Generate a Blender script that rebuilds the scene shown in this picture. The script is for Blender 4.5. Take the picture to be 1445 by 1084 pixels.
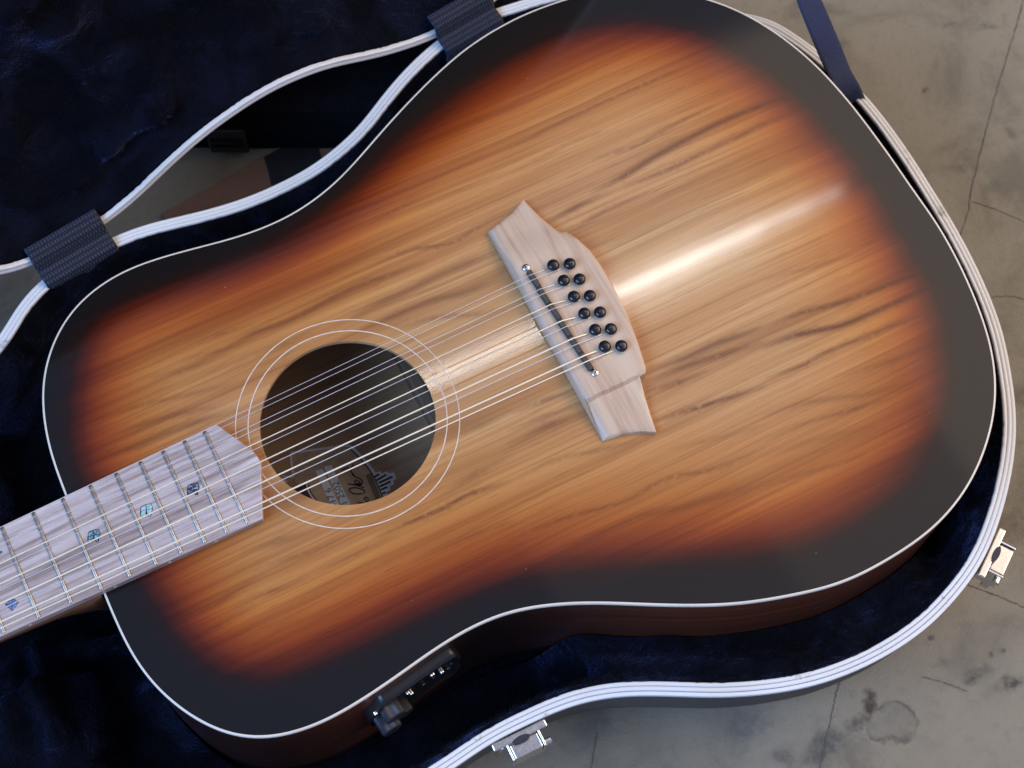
import bpy, bmesh, math, random
import numpy as np
from mathutils import Matrix, Vector
from mathutils.geometry import delaunay_2d_cdt

for o in list(bpy.data.objects): bpy.data.objects.remove(o)
random.seed(4); RNG = np.random.default_rng(4)
scene = bpy.context.scene
C = scene.collection

# ------------------------------------------------------------------ frame
# All shapes are measured in millimetres on the guitar: x along the neck towards the tail,
# y across, z up, origin on the soundboard under the saddle. The floor lies 135 mm below.
ZF = 135.0
CAMR = np.array([[0.89023, -0.45521, 0.01718], [-0.41513, -0.82608, -0.38108], [0.18766, 0.33212, -0.92438]])
CAMC = np.array([-224.418, -339.200, 890.169])
CAMF = 2389.445

# ------------------------------------------------------------------ camera
cam_d = bpy.data.cameras.new('camera'); cam = bpy.data.objects.new('camera', cam_d); C.objects.link(cam)
cam_d.sensor_width = 36; cam_d.lens = CAMF * 36 / 1445; cam_d.clip_start = .02; cam_d.clip_end = 100
M = Matrix.Identity(4)
for i in range(3):
    M[i][0] = CAMR[0][i]; M[i][1] = -CAMR[1][i]; M[i][2] = -CAMR[2][i]; M[i][3] = (CAMC[i] + (ZF if i == 2 else 0)) / 1000
cam.matrix_world = M
scene.camera = cam
cam_d.dof.use_dof = True; cam_d.dof.focus_distance = .935; cam_d.dof.aperture_fstop = 13.0

# ------------------------------------------------------------------ world and lamps
w = bpy.data.worlds.new('World'); scene.world = w; w.use_nodes = True
bg = w.node_tree.nodes['Background']; bg.inputs[0].default_value = (.47, .60, 1.0, 1); bg.inputs[1].default_value = .44
def area(name, loc, target, sx, sy, radiance, color):
    l = bpy.data.lights.new(name, 'AREA'); l.shape = 'RECTANGLE'; l.size = sx; l.size_y = sy
    l.energy = radiance * sx * sy * math.pi; l.color = color
    o = bpy.data.objects.new(name, l); C.objects.link(o); o.location = loc
    d = Vector(target) - Vector(loc)
    o.rotation_euler = d.to_track_quat('-Z', 'Y').to_euler()
    return o
area('window_light', (-2.5, -.35, 2.3), (0, 0, .1), 2.0, 1.7, 13.0, (.30, .53, 1.0))
for x0, L_ in ((.35, .35), (.85, .40), (1.35, .85), (2.4, 4.1)):      # stepped ceiling panels; the last is an added diffuse fill outside the reflections
    xc = (x0 + 6.2) / 2; area('ceiling_and_fill_light', (xc, -.6, 2.75 + x0 * .1), (xc, -.6, 0), 6.2 - x0, 4.3, L_, (1.0, .77, .54))
for x0, x1, wd, L_ in ((.70, 1.00, .020, 64), (.68, 1.14, .017, 62), (.66, 1.26, .013, 48), (.64, 1.35, .009, 34), (.26, .62, .020, 46), (.16, .60, .014, 34)):   # fluorescent tubes end to end
    area('tube_light', ((x0 + x1) / 2, .965, 2.63), ((x0 + x1) / 2, .965, 0), x1 - x0, wd, L_, (1.0, .97, .90))

scene.view_settings.view_transform = 'Standard'; scene.view_settings.look = 'None'
scene.view_settings.exposure = 0; scene.view_settings.gamma = 1; scene.view_settings.use_curve_mapping = False

# ------------------------------------------------------------------ helpers
def at(uv, z):
    """photo pixel -> point (mm) on the horizontal plane z"""
    uv = np.atleast_2d(np.asarray(uv, float)); z = np.broadcast_to(np.asarray(z, float), len(uv))
    d = np.stack([(uv[:, 0] - 722.5) / CAMF, (uv[:, 1] - 542) / CAMF, np.ones(len(uv))], 1) @ CAMR
    return CAMC + d * ((z - CAMC[2]) / d[:, 2])[:, None]
def xy(uv, z=0): return at(uv, z)[:, :2]
def tile(tx, ty, pts): return [(tx + a / 4.014, ty + b / 4.014) for a, b in pts]
def crm(P, n, closed=True):
    """resample a Catmull-Rom curve to n points evenly along its length"""
    P = np.asarray(P, float); N = len(P); out = []
    segs = N if closed else N - 1
    for i in range(segs):
        if closed: a, b, c, d = P[(i - 1) % N], P[i], P[(i + 1) % N], P[(i + 2) % N]
        else: a, b, c, d = P[max(i - 1, 0)], P[i], P[i + 1], P[min(i + 2, N - 1)]
        for t in np.linspace(0, 1, 12, endpoint=False):
            out.append(.5 * (2 * b + (c - a) * t + (2 * a - 5 * b + 4 * c - d) * t * t + (3 * b - a - 3 * c + d) * t ** 3))
    out.append(P[0] if closed else P[-1])
    out = np.array(out); L = np.r_[0, np.cumsum(np.linalg.norm(np.diff(out, axis=0), axis=1))]
    s = np.linspace(0, L[-1], n, endpoint=not closed)
    return np.stack([np.interp(s, L, out[:, k]) for k in range(out.shape[1])], 1)
def smooth(P, k, it=1):
    for _ in range(it):
        Q = P.copy()
        for j in range(1, k + 1): Q += np.roll(P, j, 0) + np.roll(P, -j, 0)
        P = Q / (2 * k + 1)
    return P
def normals(P):
    """outward normals of a closed counter-clockwise outline"""
    T = np.roll(P, -1, 0) - np.roll(P, 1, 0); T /= np.linalg.norm(T, axis=1)[:, None]
    return np.stack([T[:, 1], -T[:, 0]], 1)
def ccw(P):
    x, y = P[:, 0], P[:, 1]
    return P if (x * np.roll(y, -1) - np.roll(x, -1) * y).sum() > 0 else P[::-1].copy()
def offset(P, d):
    d = np.broadcast_to(np.asarray(d, float), len(P))
    return P + normals(P) * d[:, None]
def polydist(P, Q, closed=True):
    Q2 = np.vstack([Q, Q[:1]]) if closed else Q
    best = np.full(len(P), 1e9)
    for a, b in zip(Q2[:-1], Q2[1:]):
        ab = b - a; t = np.clip(((P - a) @ ab) / max(ab @ ab, 1e-9), 0, 1)
        d = np.hypot(P[:, 0] - a[0] - ab[0] * t, P[:, 1] - a[1] - ab[1] * t)
        best = np.minimum(best, d)
    return best
def inside(P, Q):
    c = np.zeros(len(P), bool); x, y = P[:, 0], P[:, 1]
    for a, b in zip(Q, np.roll(Q, -1, 0)):
        m = (a[1] > y) != (b[1] > y)
        c ^= m & (x < (b[0] - a[0]) * (y - a[1]) / (b[1] - a[1] + 1e-12) + a[0])
    return c
def vnoise(P, scale, seed=0):
    """smooth value noise on 2-D points, about -1..1"""
    r = np.random.default_rng(seed); T = r.uniform(-1, 1, (64, 64))
    q = P * scale; i = np.floor(q).astype(int); f = q - i; f = f * f * (3 - 2 * f)
    g = lambda dx, dy: T[(i[:, 0] + dx) % 64, (i[:, 1] + dy) % 64]
    return (g(0, 0) * (1 - f[:, 0]) + g(1, 0) * f[:, 0]) * (1 - f[:, 1]) + (g(0, 1) * (1 - f[:, 0]) + g(1, 1) * f[:, 0]) * f[:, 1]

def root(name, loc, label, cat):
    o = bpy.data.objects.new(name, None); C.objects.link(o)
    o.location = (loc[0] / 1000, loc[1] / 1000, (loc[2] + ZF) / 1000); o.empty_display_size = .02
    o['label'] = label; o['category'] = cat; o['org'] = list(loc); return o
def org(p):
    v = np.zeros(3)
    while p is not None:
        if 'org' in p: v = v + np.array(p['org'])
        p = p.parent
    return v
def link(name, me, parent=None):
    o = bpy.data.objects.new(name, me); C.objects.link(o); o.parent = parent; return o
def obj(name, V, F, mat, parent=None, shade=False, kind=None, label=None):
    """one mesh object from millimetre vertices; a child's origin is its parent's"""
    V = np.asarray(V, float).reshape(-1, 3)
    V = (V - org(parent)) / 1000
    if parent is None: V[:, 2] += ZF / 1000
    me = bpy.data.meshes.new(name); me.from_pydata(V.tolist(), [], [list(map(int, f)) for f in F]); me.update()
    if mat: me.materials.append(mat)
    if shade:
        me.polygons.foreach_set('use_smooth', [True] * len(me.polygons))
    o = link(name, me, parent)
    if kind: o['kind'] = kind
    if label: o['label'] = label
    return o
def fix_normals(o):
    bm = bmesh.new(); bm.from_mesh(o.data); bmesh.ops.recalc_face_normals(bm, faces=bm.faces); bm.to_mesh(o.data); bm.free()
def attr(o, name, vals):
    a = o.data.attributes.new(name, 'FLOAT', 'POINT'); a.data.foreach_set('value', np.asarray(vals, np.float32))
def autosmooth(o, ang=35):
    me = o.data; me.polygons.foreach_set('use_smooth', [True] * len(me.polygons))
    bm = bmesh.new(); bm.from_mesh(me)
    for e in bm.edges:
        e.smooth = not (len(e.link_faces) == 2 and e.calc_face_angle(0) > math.radians(ang))
    bm.to_mesh(me); bm.free()
def bevel(o, wmm, seg=2, ang=30):
    m = o.modifiers.new('bevel', 'BEVEL'); m.width = wmm / 1000; m.segments = seg; m.limit_method = 'ANGLE'; m.angle_limit = math.radians(ang)
    return o
def loft(rings, closed=True, capa=False, capb=False):
    """rings: list of (n,3) arrays -> V,F"""
    n = len(rings[0]); V = np.vstack(rings); F = []
    for r in range(len(rings) - 1):
        for i in range(n if closed else n - 1):
            j = (i + 1) % n; F.append((r * n + i, r * n + j, (r + 1) * n + j, (r + 1) * n + i))
    if capa: F.append(tuple(range(n))[::-1])
    if capb: F.append(tuple(range((len(rings) - 1) * n, len(rings) * n)))
    return V, F
def z3(P, z): return np.column_stack([np.asarray(P, float), np.broadcast_to(np.asarray(z, float), len(P))])
def prism(P, z0, z1): return loft([z3(P, z0), z3(P, z1)], True, True, True)
def boxv(c, ax, ay, az, sx, sy, sz):
    """box centred at c with unit axes and full sizes"""
    V = []
    for dz in (-.5, .5):
        for dx, dy in ((-.5, -.5), (.5, -.5), (.5, .5), (-.5, .5)):
            V.append(np.array(c) + np.array(ax) * dx * sx + np.array(ay) * dy * sy + np.array(az) * dz * sz)
    return np.array(V), [(3, 2, 1, 0), (4, 5, 6, 7), (0, 1, 5, 4), (1, 2, 6, 5), (2, 3, 7, 6), (3, 0, 4, 7)]
def tube(P, r, n=8, cap=True):
    P = np.asarray(P, float); r = np.broadcast_to(r, len(P)); rings = []
    T = np.gradient(P, axis=0); T /= np.linalg.norm(T, axis=1)[:, None]
    up = np.array([0, 0, 1.]) if abs(T[0, 2]) < .9 else np.array([1., 0, 0])
    for p, t, rr in zip(P, T, r):
        a = np.cross(t, up); a /= np.linalg.norm(a); b = np.cross(a, t)
        an = np.linspace(0, 2 * np.pi, n, endpoint=False)
        rings.append(p + rr * (np.cos(an)[:, None] * a + np.sin(an)[:, None] * b))
    return loft(rings, True, cap, cap)
def join(parts):
    V = []; F = []; k = 0
    for v, f in parts:
        V.append(np.asarray(v, float)); F += [tuple(i + k for i in q) for q in f]; k += len(v)
    return np.vstack(V), F
def sheet(P, holes, step, jitter=.25, seed=1, bounds=None):
    """triangulated sheet of a closed outline with holes; step=(dx,dy)"""
    lo, hi = P.min(0), P.max(0)
    gx = np.arange(lo[0], hi[0], step[0]); gy = np.arange(lo[1], hi[1], step[1])
    G = np.stack(np.meshgrid(gx, gy), -1).reshape(-1, 2)
    r = np.random.default_rng(seed); G = G + r.uniform(-jitter, jitter, G.shape) * np.array(step)
    m = inside(G, P) & (polydist(G, P) > .6 * min(step))
    for h in holes: m &= ~inside(G, h) & (polydist(G, h) > .6 * min(step))
    G = G[m]; V = [P] + list(holes) + [G]; E = []; k = 0
    for q in [P] + list(holes):
        n = len(q); E += [(k + i, k + (i + 1) % n) for i in range(n)]; k += n
    V = np.vstack(V)
    vs, es, fs, *_ = delaunay_2d_cdt([Vector(v) for v in V.tolist()], E, [], 1, 1e-7)
    vs = np.array([(v.x, v.y) for v in vs]); F = np.array([f for f in fs if len(f) == 3])
    c = vs[F].mean(1); ok = inside(c, P)
    for h in holes: ok &= ~inside(c, h)
    F = F[ok]
    a, b, d = vs[F[:, 0]], vs[F[:, 1]], vs[F[:, 2]]
    cr = (b[:, 0] - a[:, 0]) * (d[:, 1] - a[:, 1]) - (b[:, 1] - a[:, 1]) * (d[:, 0] - a[:, 0])
    F[cr < 0] = F[cr < 0][:, ::-1]
    return vs, F

# ------------------------------------------------------------------ materials
class NT:
    def __init__(s, name):
        s.m = bpy.data.materials.new(name); s.m.use_nodes = True; s.t = s.m.node_tree
        s.b = s.t.nodes['Principled BSDF']; s.tc = None
    def n(s, typ, ins=None, **kw):
        nd = s.t.nodes.new('ShaderNode' + typ)
        for k, v in kw.items(): setattr(nd, k, v)
        for k, v in (ins or {}).items(): s.set(nd.inputs[k], v)
        return nd
    def set(s, sock, v):
        if isinstance(v, bpy.types.NodeSocket): s.t.links.new(v, sock)
        elif isinstance(v, (tuple, list)) and len(v) == 3 and sock.type == 'RGBA': sock.default_value = (*v, 1)
        else: sock.default_value = v
    def co(s, scale=(1, 1, 1), rot=(0, 0, 0), loc=(0, 0, 0), kind='Object'):
        if s.tc is None: s.tc = s.n('TexCoord')
        return s.n('Mapping', {'Vector': s.tc.outputs[kind], 'Scale': scale, 'Rotation': rot, 'Location': loc}).outputs[0]
    def noise(s, scale, detail=3, vec=None, rough=.55, dist=0.0):
        return s.n('TexNoise', {'Vector': vec if vec is not None else s.co(), 'Scale': scale, 'Detail': detail, 'Roughness': rough, 'Distortion': dist}).outputs[0]
    def math(s, op, a, b=0.0, clamp=False):
        return s.n('Math', {0: a, 1: b}, operation=op, use_clamp=clamp).outputs[0]
    def mapr(s, v, a, b, c=0.0, d=1.0, smooth=True):
        return s.n('MapRange', {'Value': v, 'From Min': a, 'From Max': b, 'To Min': c, 'To Max': d}, interpolation_type='SMOOTHSTEP' if smooth else 'LINEAR').outputs[0]
    def mix(s, f, a, b, mode='MIX'):
        nd = s.t.nodes.new('ShaderNodeMix'); nd.data_type = 'RGBA'; nd.blend_type = mode
        s.set(nd.inputs[0], f); s.set(nd.inputs[6], a); s.set(nd.inputs[7], b); return nd.outputs[2]
    def ramp(s, v, stops, interp='LINEAR'):
        nd = s.n('ValToRGB', {0: v}); r = nd.color_ramp; r.interpolation = interp
        while len(r.elements) < len(stops): r.elements.new(.5)
        for e, (p, c) in zip(r.elements, stops): e.position = p; e.color = (*c, 1)
        return nd.outputs[0]
    def attr(s, name): return s.n('Attribute', attribute_name=name).outputs['Fac']
    def bump(s, h, strength=.3, dist=.001, normal=None):
        ins = {'Height': h, 'Strength': strength, 'Distance': dist}
        if normal is not None: ins['Normal'] = normal
        return s.n('Bump', ins).outputs[0]
    def out(s, **kw):
        for k, v in kw.items(): s.set(s.b.inputs[k.replace('_', ' ')], v)
        return s.m

def simple(name, col, rough=.5, metal=0.0, var=.12, nscale=60, bump=.15, **kw):
    t = NT(name); f = t.noise(nscale, 4)
    c = t.mix(t.mapr(f, .3, .7), tuple(x * (1 - var) for x in col), tuple(min(1, x * (1 + var)) for x in col))
    r = t.mapr(t.noise(nscale * 2.3, 3), .3, .7, rough * .88, min(1, rough * 1.12))
    return t.out(Base_Color=c, Roughness=r, Metallic=metal, Normal=t.bump(t.noise(nscale * 6, 3), bump, .0004), **kw)

# soundboard: figured blackwood under a burst finish
t = NT('burst_wood')
b = t.attr('burst'); st = t.attr('streak')
warp = t.noise(5, 2, t.co((1, 1, 1)))
gv = t.n('VectorMath', {0: t.co(), 1: t.n('CombineXYZ', {'Y': t.math('MULTIPLY', t.math('SUBTRACT', warp, .5), .007)}).outputs[0]}, operation='ADD').outputs[0]
def gmap(sx, sy, loc=(0, 0, 0)): return t.n('Mapping', {'Vector': gv, 'Scale': (sx, sy, 1), 'Location': loc}).outputs[0]
g1 = t.noise(1, 3, gmap(1.3, 46), .6)
g2 = t.noise(1, 4, gmap(2.4, 200, (3, 7, 0)), .65)
g3 = t.noise(1, 3, gmap(9, 800, (1, 4, 0)), .6)
g4 = t.noise(1, 2, gmap(5, 17, (8, 2, 0)), .5)
wood = t.ramp(t.math('ADD', t.math('MULTIPLY', g1, .62), t.math('MULTIPLY', g2, .38)),
              [(.30, (.205, .074, .024)), (.43, (.36, .166, .056)), (.53, (.47, .245, .090)), (.68, (.61, .36, .150))])
wood = t.mix(t.mapr(g4, .35, .7, 0, .28), wood, (.52, .245, .105))
gl = t.noise(1, 3, gmap(.8, 26, (11, 3, 0)), .4)
ln = t.math('MULTIPLY', t.mapr(t.math('ABSOLUTE', t.math('SUBTRACT', t.math('FRACT', t.math('MULTIPLY', gl, 9.0)), .5)), .0, .13, 1, 0), t.mapr(t.noise(1, 2, gmap(4, 40, (2, 9, 0))), .44, .62))
wood = t.mix(t.math('MULTIPLY', ln, .30), wood, (.19, .066, .022))
wood = t.mix(t.mapr(g3, .46, .70, 0, .36), wood, (.22, .085, .03))
dk = t.math('MULTIPLY', st, t.mapr(g2, .30, .62, .80, 1.0))
wood = t.mix(t.math('MULTIPLY', dk, .98, True), wood, (.105, .031, .014))
pore = t.noise(1, 2, gmap(45, 1000, (5, 1, 0)), .5)
wood = t.mix(t.mapr(pore, .63, .73, 0, .30), wood, (.09, .035, .018))
bn = t.math('ADD', b, t.math('MULTIPLY', t.math('SUBTRACT', t.noise(1, 4, gmap(3, 60), .6), .5), 7))
def bs(lo, hi): return t.mapr(bn, lo, hi)
tint = t.ramp(t.mapr(bn, -30, 90, 0, 1, False),
              [(.0, (.010, .009, .009)), (.12, (.014, .010, .009)), (.205, (.046, .014, .007)), (.27, (.19, .043, .014)), (.34, (.46, .145, .040)), (.43, (.72, .34, .11)), (.55, (.88, .60, .31)), (.72, (.99, .84, .64)), (1, (1, 1, 1))])
col = t.mix(1.0, wood, tint, 'MULTIPLY')
col = t.mix(t.mapr(bn, -18, 2, .8, 0), col, (.006, .005, .005))
spk = t.n('TexVoronoi', {'Vector': t.co(), 'Scale': 95}).outputs['Distance']
fb = t.bump(g3, .05, .0003)
BURST = t.out(Base_Color=col, Roughness=t.mapr(g2, .3, .7, .42, .48), Normal=fb, Specular_IOR_Level=.10,
              Coat_Weight=.75, Coat_Roughness=.062, Coat_IOR=1.48)

def woodmat(name, stops, sx, sy, rough, coat=0.0, fine=700, spec=.5, rz=0):
    t = NT(name); v = lambda a, c, l=(0, 0, 0): t.co((a, c, 40), (0, 0, rz), l)
    g = t.noise(1, 4, v(sx, sy), .6, .6); f = t.noise(1, 3, v(sx * 6, fine, (3, 1, 2)))
    c = t.ramp(t.math('ADD', t.math('MULTIPLY', g, .7), t.math('MULTIPLY', f, .3)), stops)
    return t.out(Base_Color=c, Roughness=t.mapr(f, .3, .7, rough * .9, rough * 1.1), Normal=t.bump(f, .12, .0004), Coat_Weight=coat, Coat_Roughness=.25, Specular_IOR_Level=spec)
FRETWOOD = woodmat('fretboard_wood', [(.32, (.19, .135, .112)), (.44, (.35, .270, .240)), (.53, (.49, .40, .365)), (.66, (.63, .535, .495))], 9, 230, .32, 0, 620, .7)
BRIDGEWOOD = woodmat('bridge_wood', [(.3, (.37, .22, .13)), (.45, (.52, .365, .245)), (.6, (.58, .43, .30)), (.7, (.63, .48, .35))], 110, 5, .40, 0, 30, .5)
NECKWOOD = woodmat('neck_wood', [(.3, (.06, .025, .012)), (.7, (.13, .055, .025))], 3, 90, .4)
INWOOD = woodmat('inner_wood', [(.3, (.34, .19, .095)), (.5, (.48, .29, .145)), (.7, (.56, .36, .19))], 4, 120, .65)
BRACEWOOD = woodmat('brace_wood', [(.3, (.20, .12, .065)), (.7, (.30, .185, .105))], 90, 4, .7)
t = NT('side_wood'); sp = t.n('SeparateXYZ', {0: t.co()}).outputs
g = t.noise(1, 4, t.co((4, 4, 160)), .6)
sc = t.ramp(g, [(.3, (.075, .020, .009)), (.7, (.15, .044, .018))])
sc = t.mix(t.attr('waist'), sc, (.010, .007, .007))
SIDEWOOD = t.out(Base_Color=sc, Roughness=.3, Coat_Weight=.6, Coat_Roughness=.12)

BINDING = simple('cream_binding', (.68, .60, .48), .4, 0, .05, 40, .05)
ROSETTE = simple('pale_ring', (.66, .53, .40), .45, 0, .12, 300, .05)
FRETMETAL = simple('nickel_fret', (.46, .42, .37), .38, 1.0, .05, 100, .0)
STEEL = simple('string_steel', (.80, .80, .81), .36, .6, .05, 300, .0)
BRONZE = simple('string_bronze', (.97, .84, .62), .42, .35, .06, 2500, .0)
BLACKPLASTIC = simple('black_plastic', (.010, .010, .012), .18, 0, .2, 200, .03)
SADDLE = simple('black_saddle', (.018, .018, .022), .34, 0, .2, 300, .1)
CHROME = simple('nickel_plate', (.74, .71, .65), .24, 1.0, .06, 260, .08)
DARKHOLE = simple('dark_recess', (.02, .018, .025), .6, 0, .2, 100, .1)
PREAMP = simple('satin_black_plastic', (.012, .012, .014), .33, 0, .15, 300, .08)
t = NT('ribbed_knob'); rib = t.n('TexWave', {'Vector': t.co(), 'Scale': 600, 'Distortion': 0}).outputs['Fac']
KNOB = t.out(Base_Color=(.03, .03, .035), Roughness=.32, Normal=t.bump(rib, .6, .0006))
INK = simple('ink', (.012, .010, .012), .6, 0, .2, 400, .0)
PAPER = simple('kraft_label', (.52, .37, .225), .7, 0, .12, 120, .1)
PAPERWHITE = simple('label_white', (.78, .79, .82), .7, 0, .08, 200, .05)
PAPERMAROON = simple('label_maroon', (.055, .018, .022), .7, 0, .15, 200, .05)
PAPERBAND = simple('label_brown_band', (.20, .13, .08), .7, 0, .15, 300, .05)

# white piping with rubbed dirt
t = NT('white_piping'); d1 = t.noise(38, 5, None, .7); d2 = t.noise(240, 3)
pc = t.mix(t.math('MULTIPLY', t.mapr(d1, .60, .74), t.mapr(d2, .42, .6)), (.72, .71, .68), (.20, .19, .18))
pc = t.mix(t.mapr(t.noise(9, 3), .5, .7, 0, .35), pc, (.60, .57, .50))
PIPING = t.out(Base_Color=pc, Roughness=.38, Normal=t.bump(d2, .12, .0005))
# black textured case covering
t = NT('case_vinyl'); vv = t.n('TexVoronoi', {'Vector': t.co(), 'Scale': 900}).outputs['Distance']
VINYL = t.out(Base_Color=t.mix(t.mapr(t.noise(14, 4), .35, .7), (.030, .030, .032), (.055, .054, .054)), Roughness=.42, Normal=t.bump(vv, .5, .0008))
# plush
def plush(name, base, sheen, w):
    t = NT(name); n1 = t.noise(26, 4, None, .6, .8); n2 = t.noise(150, 4, t.co((1, 1, 1)), .6, 1.2); n3 = t.noise(1100, 2, t.co((1, .35, 1), (0, 0, .7)))
    c = t.mix(t.mapr(n1, .4, .66), base, tuple(x * 2.6 for x in base))
    h = t.math('ADD', t.math('MULTIPLY', n2, .7), t.math('MULTIPLY', n3, .3))
    return t.out(Base_Color=c, Roughness=.9, Specular_IOR_Level=.1, Sheen_Weight=t.mapr(n1, .40, .70, w * .06, w), Sheen_Roughness=.36, Sheen_Tint=sheen,
                 Normal=t.bump(h, .9, .004))
PLUSH = plush('navy_plush', (.0012, .0015, .004), (.30, .40, .9), .45)
PLUSHC = plush('navy_plush_case', (.0010, .0012, .003), (.26, .38, 1.0), .34)
t = NT('navy_pile')
PILEC = None
PILE = t.out(Base_Color=t.mix(t.mapr(t.noise(24, 4, None, .6, .5), .48, .74), (.0003, .0004, .001), (.020, .027, .072)), Roughness=.55, Specular_IOR_Level=.25)
t = NT('navy_pile_case')
PILEC = t.out(Base_Color=t.mix(t.mapr(t.noise(24, 4, None, .6, .5), .48, .74), (.0003, .0004, .001), (.010, .014, .038)), Roughness=.6, Specular_IOR_Level=.15)
# webbing
def webbing(name, ca, cb, nu, nv, rough=.7):
    t = NT(name); uv = t.n('UVMap').outputs[0]
    v = t.n('Mapping', {'Vector': uv, 'Scale': (nu, nv, 1)}).outputs[0]
    sx = t.n('SeparateXYZ', {0: v}).outputs
    row = t.math('FLOOR', sx[1]); u2 = t.math('ADD', sx[0], t.math('MULTIPLY', row, .5))
    fu = t.math('SUBTRACT', t.math('FRACT', u2), .5); fv = t.math('SUBTRACT', t.math('FRACT', sx[1]), .5)
    r2 = t.math('ADD', t.math('MULTIPLY', fu, fu), t.math('MULTIPLY', fv, fv))
    h = t.mapr(r2, .0, .26, 1, 0)
    h2 = t.math('ADD', h, t.math('MULTIPLY', t.noise(3, 3, v), .35))
    c = t.mix(t.mapr(h2, .2, 1.1), ca, cb)
    return t.out(Base_Color=c, Roughness=rough, Sheen_Weight=.12, Sheen_Tint=(.5, .6, 1), Normal=t.bump(h, .9, .0012))
WEBBING = webbing('navy_webbing', (.002, .003, .007), (.028, .035, .068), 24, 11)
RIBBON = webbing('blue_ribbon', (.006, .012, .045), (.020, .034, .11), 16, 240, .6)
BAG = simple('black_bag_fabric', (.004, .004, .006), .8, 0, .3, 120, .6, Specular_IOR_Level=.08)
BROWNSHEET = woodmat('brown_floor_sheet', [(.3, (.12, .062, .036)), (.5, (.19, .10, .058)), (.7, (.25, .14, .085))], 3, 40, .55)
BLACKPATCH = simple('black_floor_patch', (.014, .013, .013), .5, 0, .2, 90, .2)
CRACK = simple('crack_dirt', (.105, .096, .074), .9, 0, .3, 200, .3)

# concrete floor with stains that have shapes of their own
t = NT('concrete')
n1 = t.noise(3.2, 6, None, .62, .4); n2 = t.noise(15, 6, None, .65, .6); n3 = t.noise(140, 4); n4 = t.noise(700, 3)
cc = t.ramp(n1, [(.3, (.155, .130, .086)), (.5, (.200, .172, .118)), (.7, (.242, .212, .152))])
cc = t.mix(t.mapr(n2, .48, .70, 0, .75), cc, (.115, .098, .068))
cc = t.mix(t.mapr(n3, .52, .72, 0, .35), cc, (.13, .115, .086))
cc = t.mix(t.mapr(n4, .6, .8, 0, .3), cc, (.29, .265, .22))
dv = t.n('VectorMath', {0: t.co(), 1: t.n('VectorMath', {0: t.n('TexNoise', {'Vector': t.co(), 'Scale': 45., 'Detail': 4.}).outputs[1], 1: (.5, .5, .5)}, operation='SUBTRACT').outputs[0]}, operation='MULTIPLY_ADD')
dv.inputs[1].default_value = (1, 1, 1)
wob = t.n('VectorMath', {0: t.n('TexNoise', {'Vector': t.co(), 'Scale': 45., 'Detail': 4.}).outputs[1], 'Scale': .028}, operation='SCALE').outputs[0]
wco = t.n('VectorMath', {0: t.co(), 1: wob}, operation='ADD').outputs[0]
wco = t.n('VectorMath', {0: wco, 1: (-.014, -.014, -.014)}, operation='ADD').outputs[0]
def stain(uv, rpx, soft, colr, fac, col, ring=False, stretch=1.0, ang=0.0):
    p = at([uv], -ZF)[0] / 1000; r = rpx / 2230.
    v = t.n('VectorMath', {0: wco, 1: (-p[0], -p[1], 0)}, operation='ADD').outputs[0]
    v = t.n('Mapping', {'Vector': v, 'Rotation': (0, 0, ang), 'Scale': (1, stretch, 0)}).outputs[0]
    L = t.n('VectorMath', {0: v}, operation='LENGTH').outputs['Value']
    if ring: f = t.math('MULTIPLY', t.mapr(L, r * .70, r * .95), t.mapr(L, r * .98, r * 1.12, 1, 0))
    else: f = t.mapr(L, r * (1 - soft), r * (1 + soft), 1, 0)
    f = t.math('MULTIPLY', f, t.mapr(n3, .30, .62, .25, 1))
    return t.mix(t.math('MULTIPLY', f, fac), col, colr)
for uv, r, s_, colr, fac, ring, stch, ang in [
    ((1254, 1018), 33, .3, (.055, .050, .036), .75, True, 1.1, .3), ((1254, 1018), 30, .3, (.10, .092, .07), .4, False, 1.1, .3),
    ((1226, 989), 13, .4, (.030, .018, .010), .9, False, 1.5, 1.2), ((1207, 1012), 17, .6, (.035, .036, .030), .8, False, 2.0, -.2),
    ((1379, 951), 17, .7, (.030, .034, .026), .8, False, 2.2, -.35), ((1429, 966), 17, .6, (.018, .016, .014), .9, False, 1.5, -.5),
    ((1335, 938), 12, .7, (.05, .05, .036), .6, False, 1.8, -.3), ((1170, 1050), 26, .7, (.045, .048, .045), .75, False, 1.4, .9),
    ((1105, 1070), 18, .7, (.05, .052, .05), .6, False, 1.4, .2), ((1305, 897), 5, .6, (.05, .04, .03), .8, False, 1, 0),
    ((1396, 925), 4, .6, (.045, .03, .02), .8, False, 1, 0), ((1415, 923), 4, .6, (.045, .03, .02), .8, False, 1, 0),
    ((1395, 40), 16, .7, (.055, .062, .04), .7, False, 2.0, -.4), ((1345, 38), 12, .7, (.07, .065, .05), .5, False, 2.5, -.3),
    ((1360, 240), 22, .8, (.075, .068, .045), .6, False, 1.2, .3), ((1405, 270), 16, .8, (.06, .065, .045), .6, False, 1.6, -.4),
    ((1423, 180), 10, .7, (.08, .06, .045), .6, False, 1, 0), ((1180, 60), 22, .8, (.085, .075, .055), .5, False, 1.2, 0),
    ((1312, 126), 4, .5, (.05, .045, .035), .8, False, 1, 0), ((1415, 735), 34, .8, (.085, .066, .042), .6, False, 1, 0),
    ((1440, 560), 20, .8, (.075, .062, .045), .6, False, 1, 0), ((835, 1040), 30, .8, (.085, .085, .08), .5, False, 1.5, .4),
    ((1060, 1025), 30, .8, (.08, .08, .078), .6, False, 1.6, .5), ((1240, 870), 40, .8, (.11, .09, .065), .5, False, 1.4, .3)]:
    cc = stain(uv, r, s_, colr, fac, cc, ring, stch, ang)
CONCRETE = t.out(Base_Color=cc, Roughness=t.mapr(n2, .3, .7, .5, .72), Normal=t.bump(t.math('ADD', n3, n4), .3, .0015))

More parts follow.
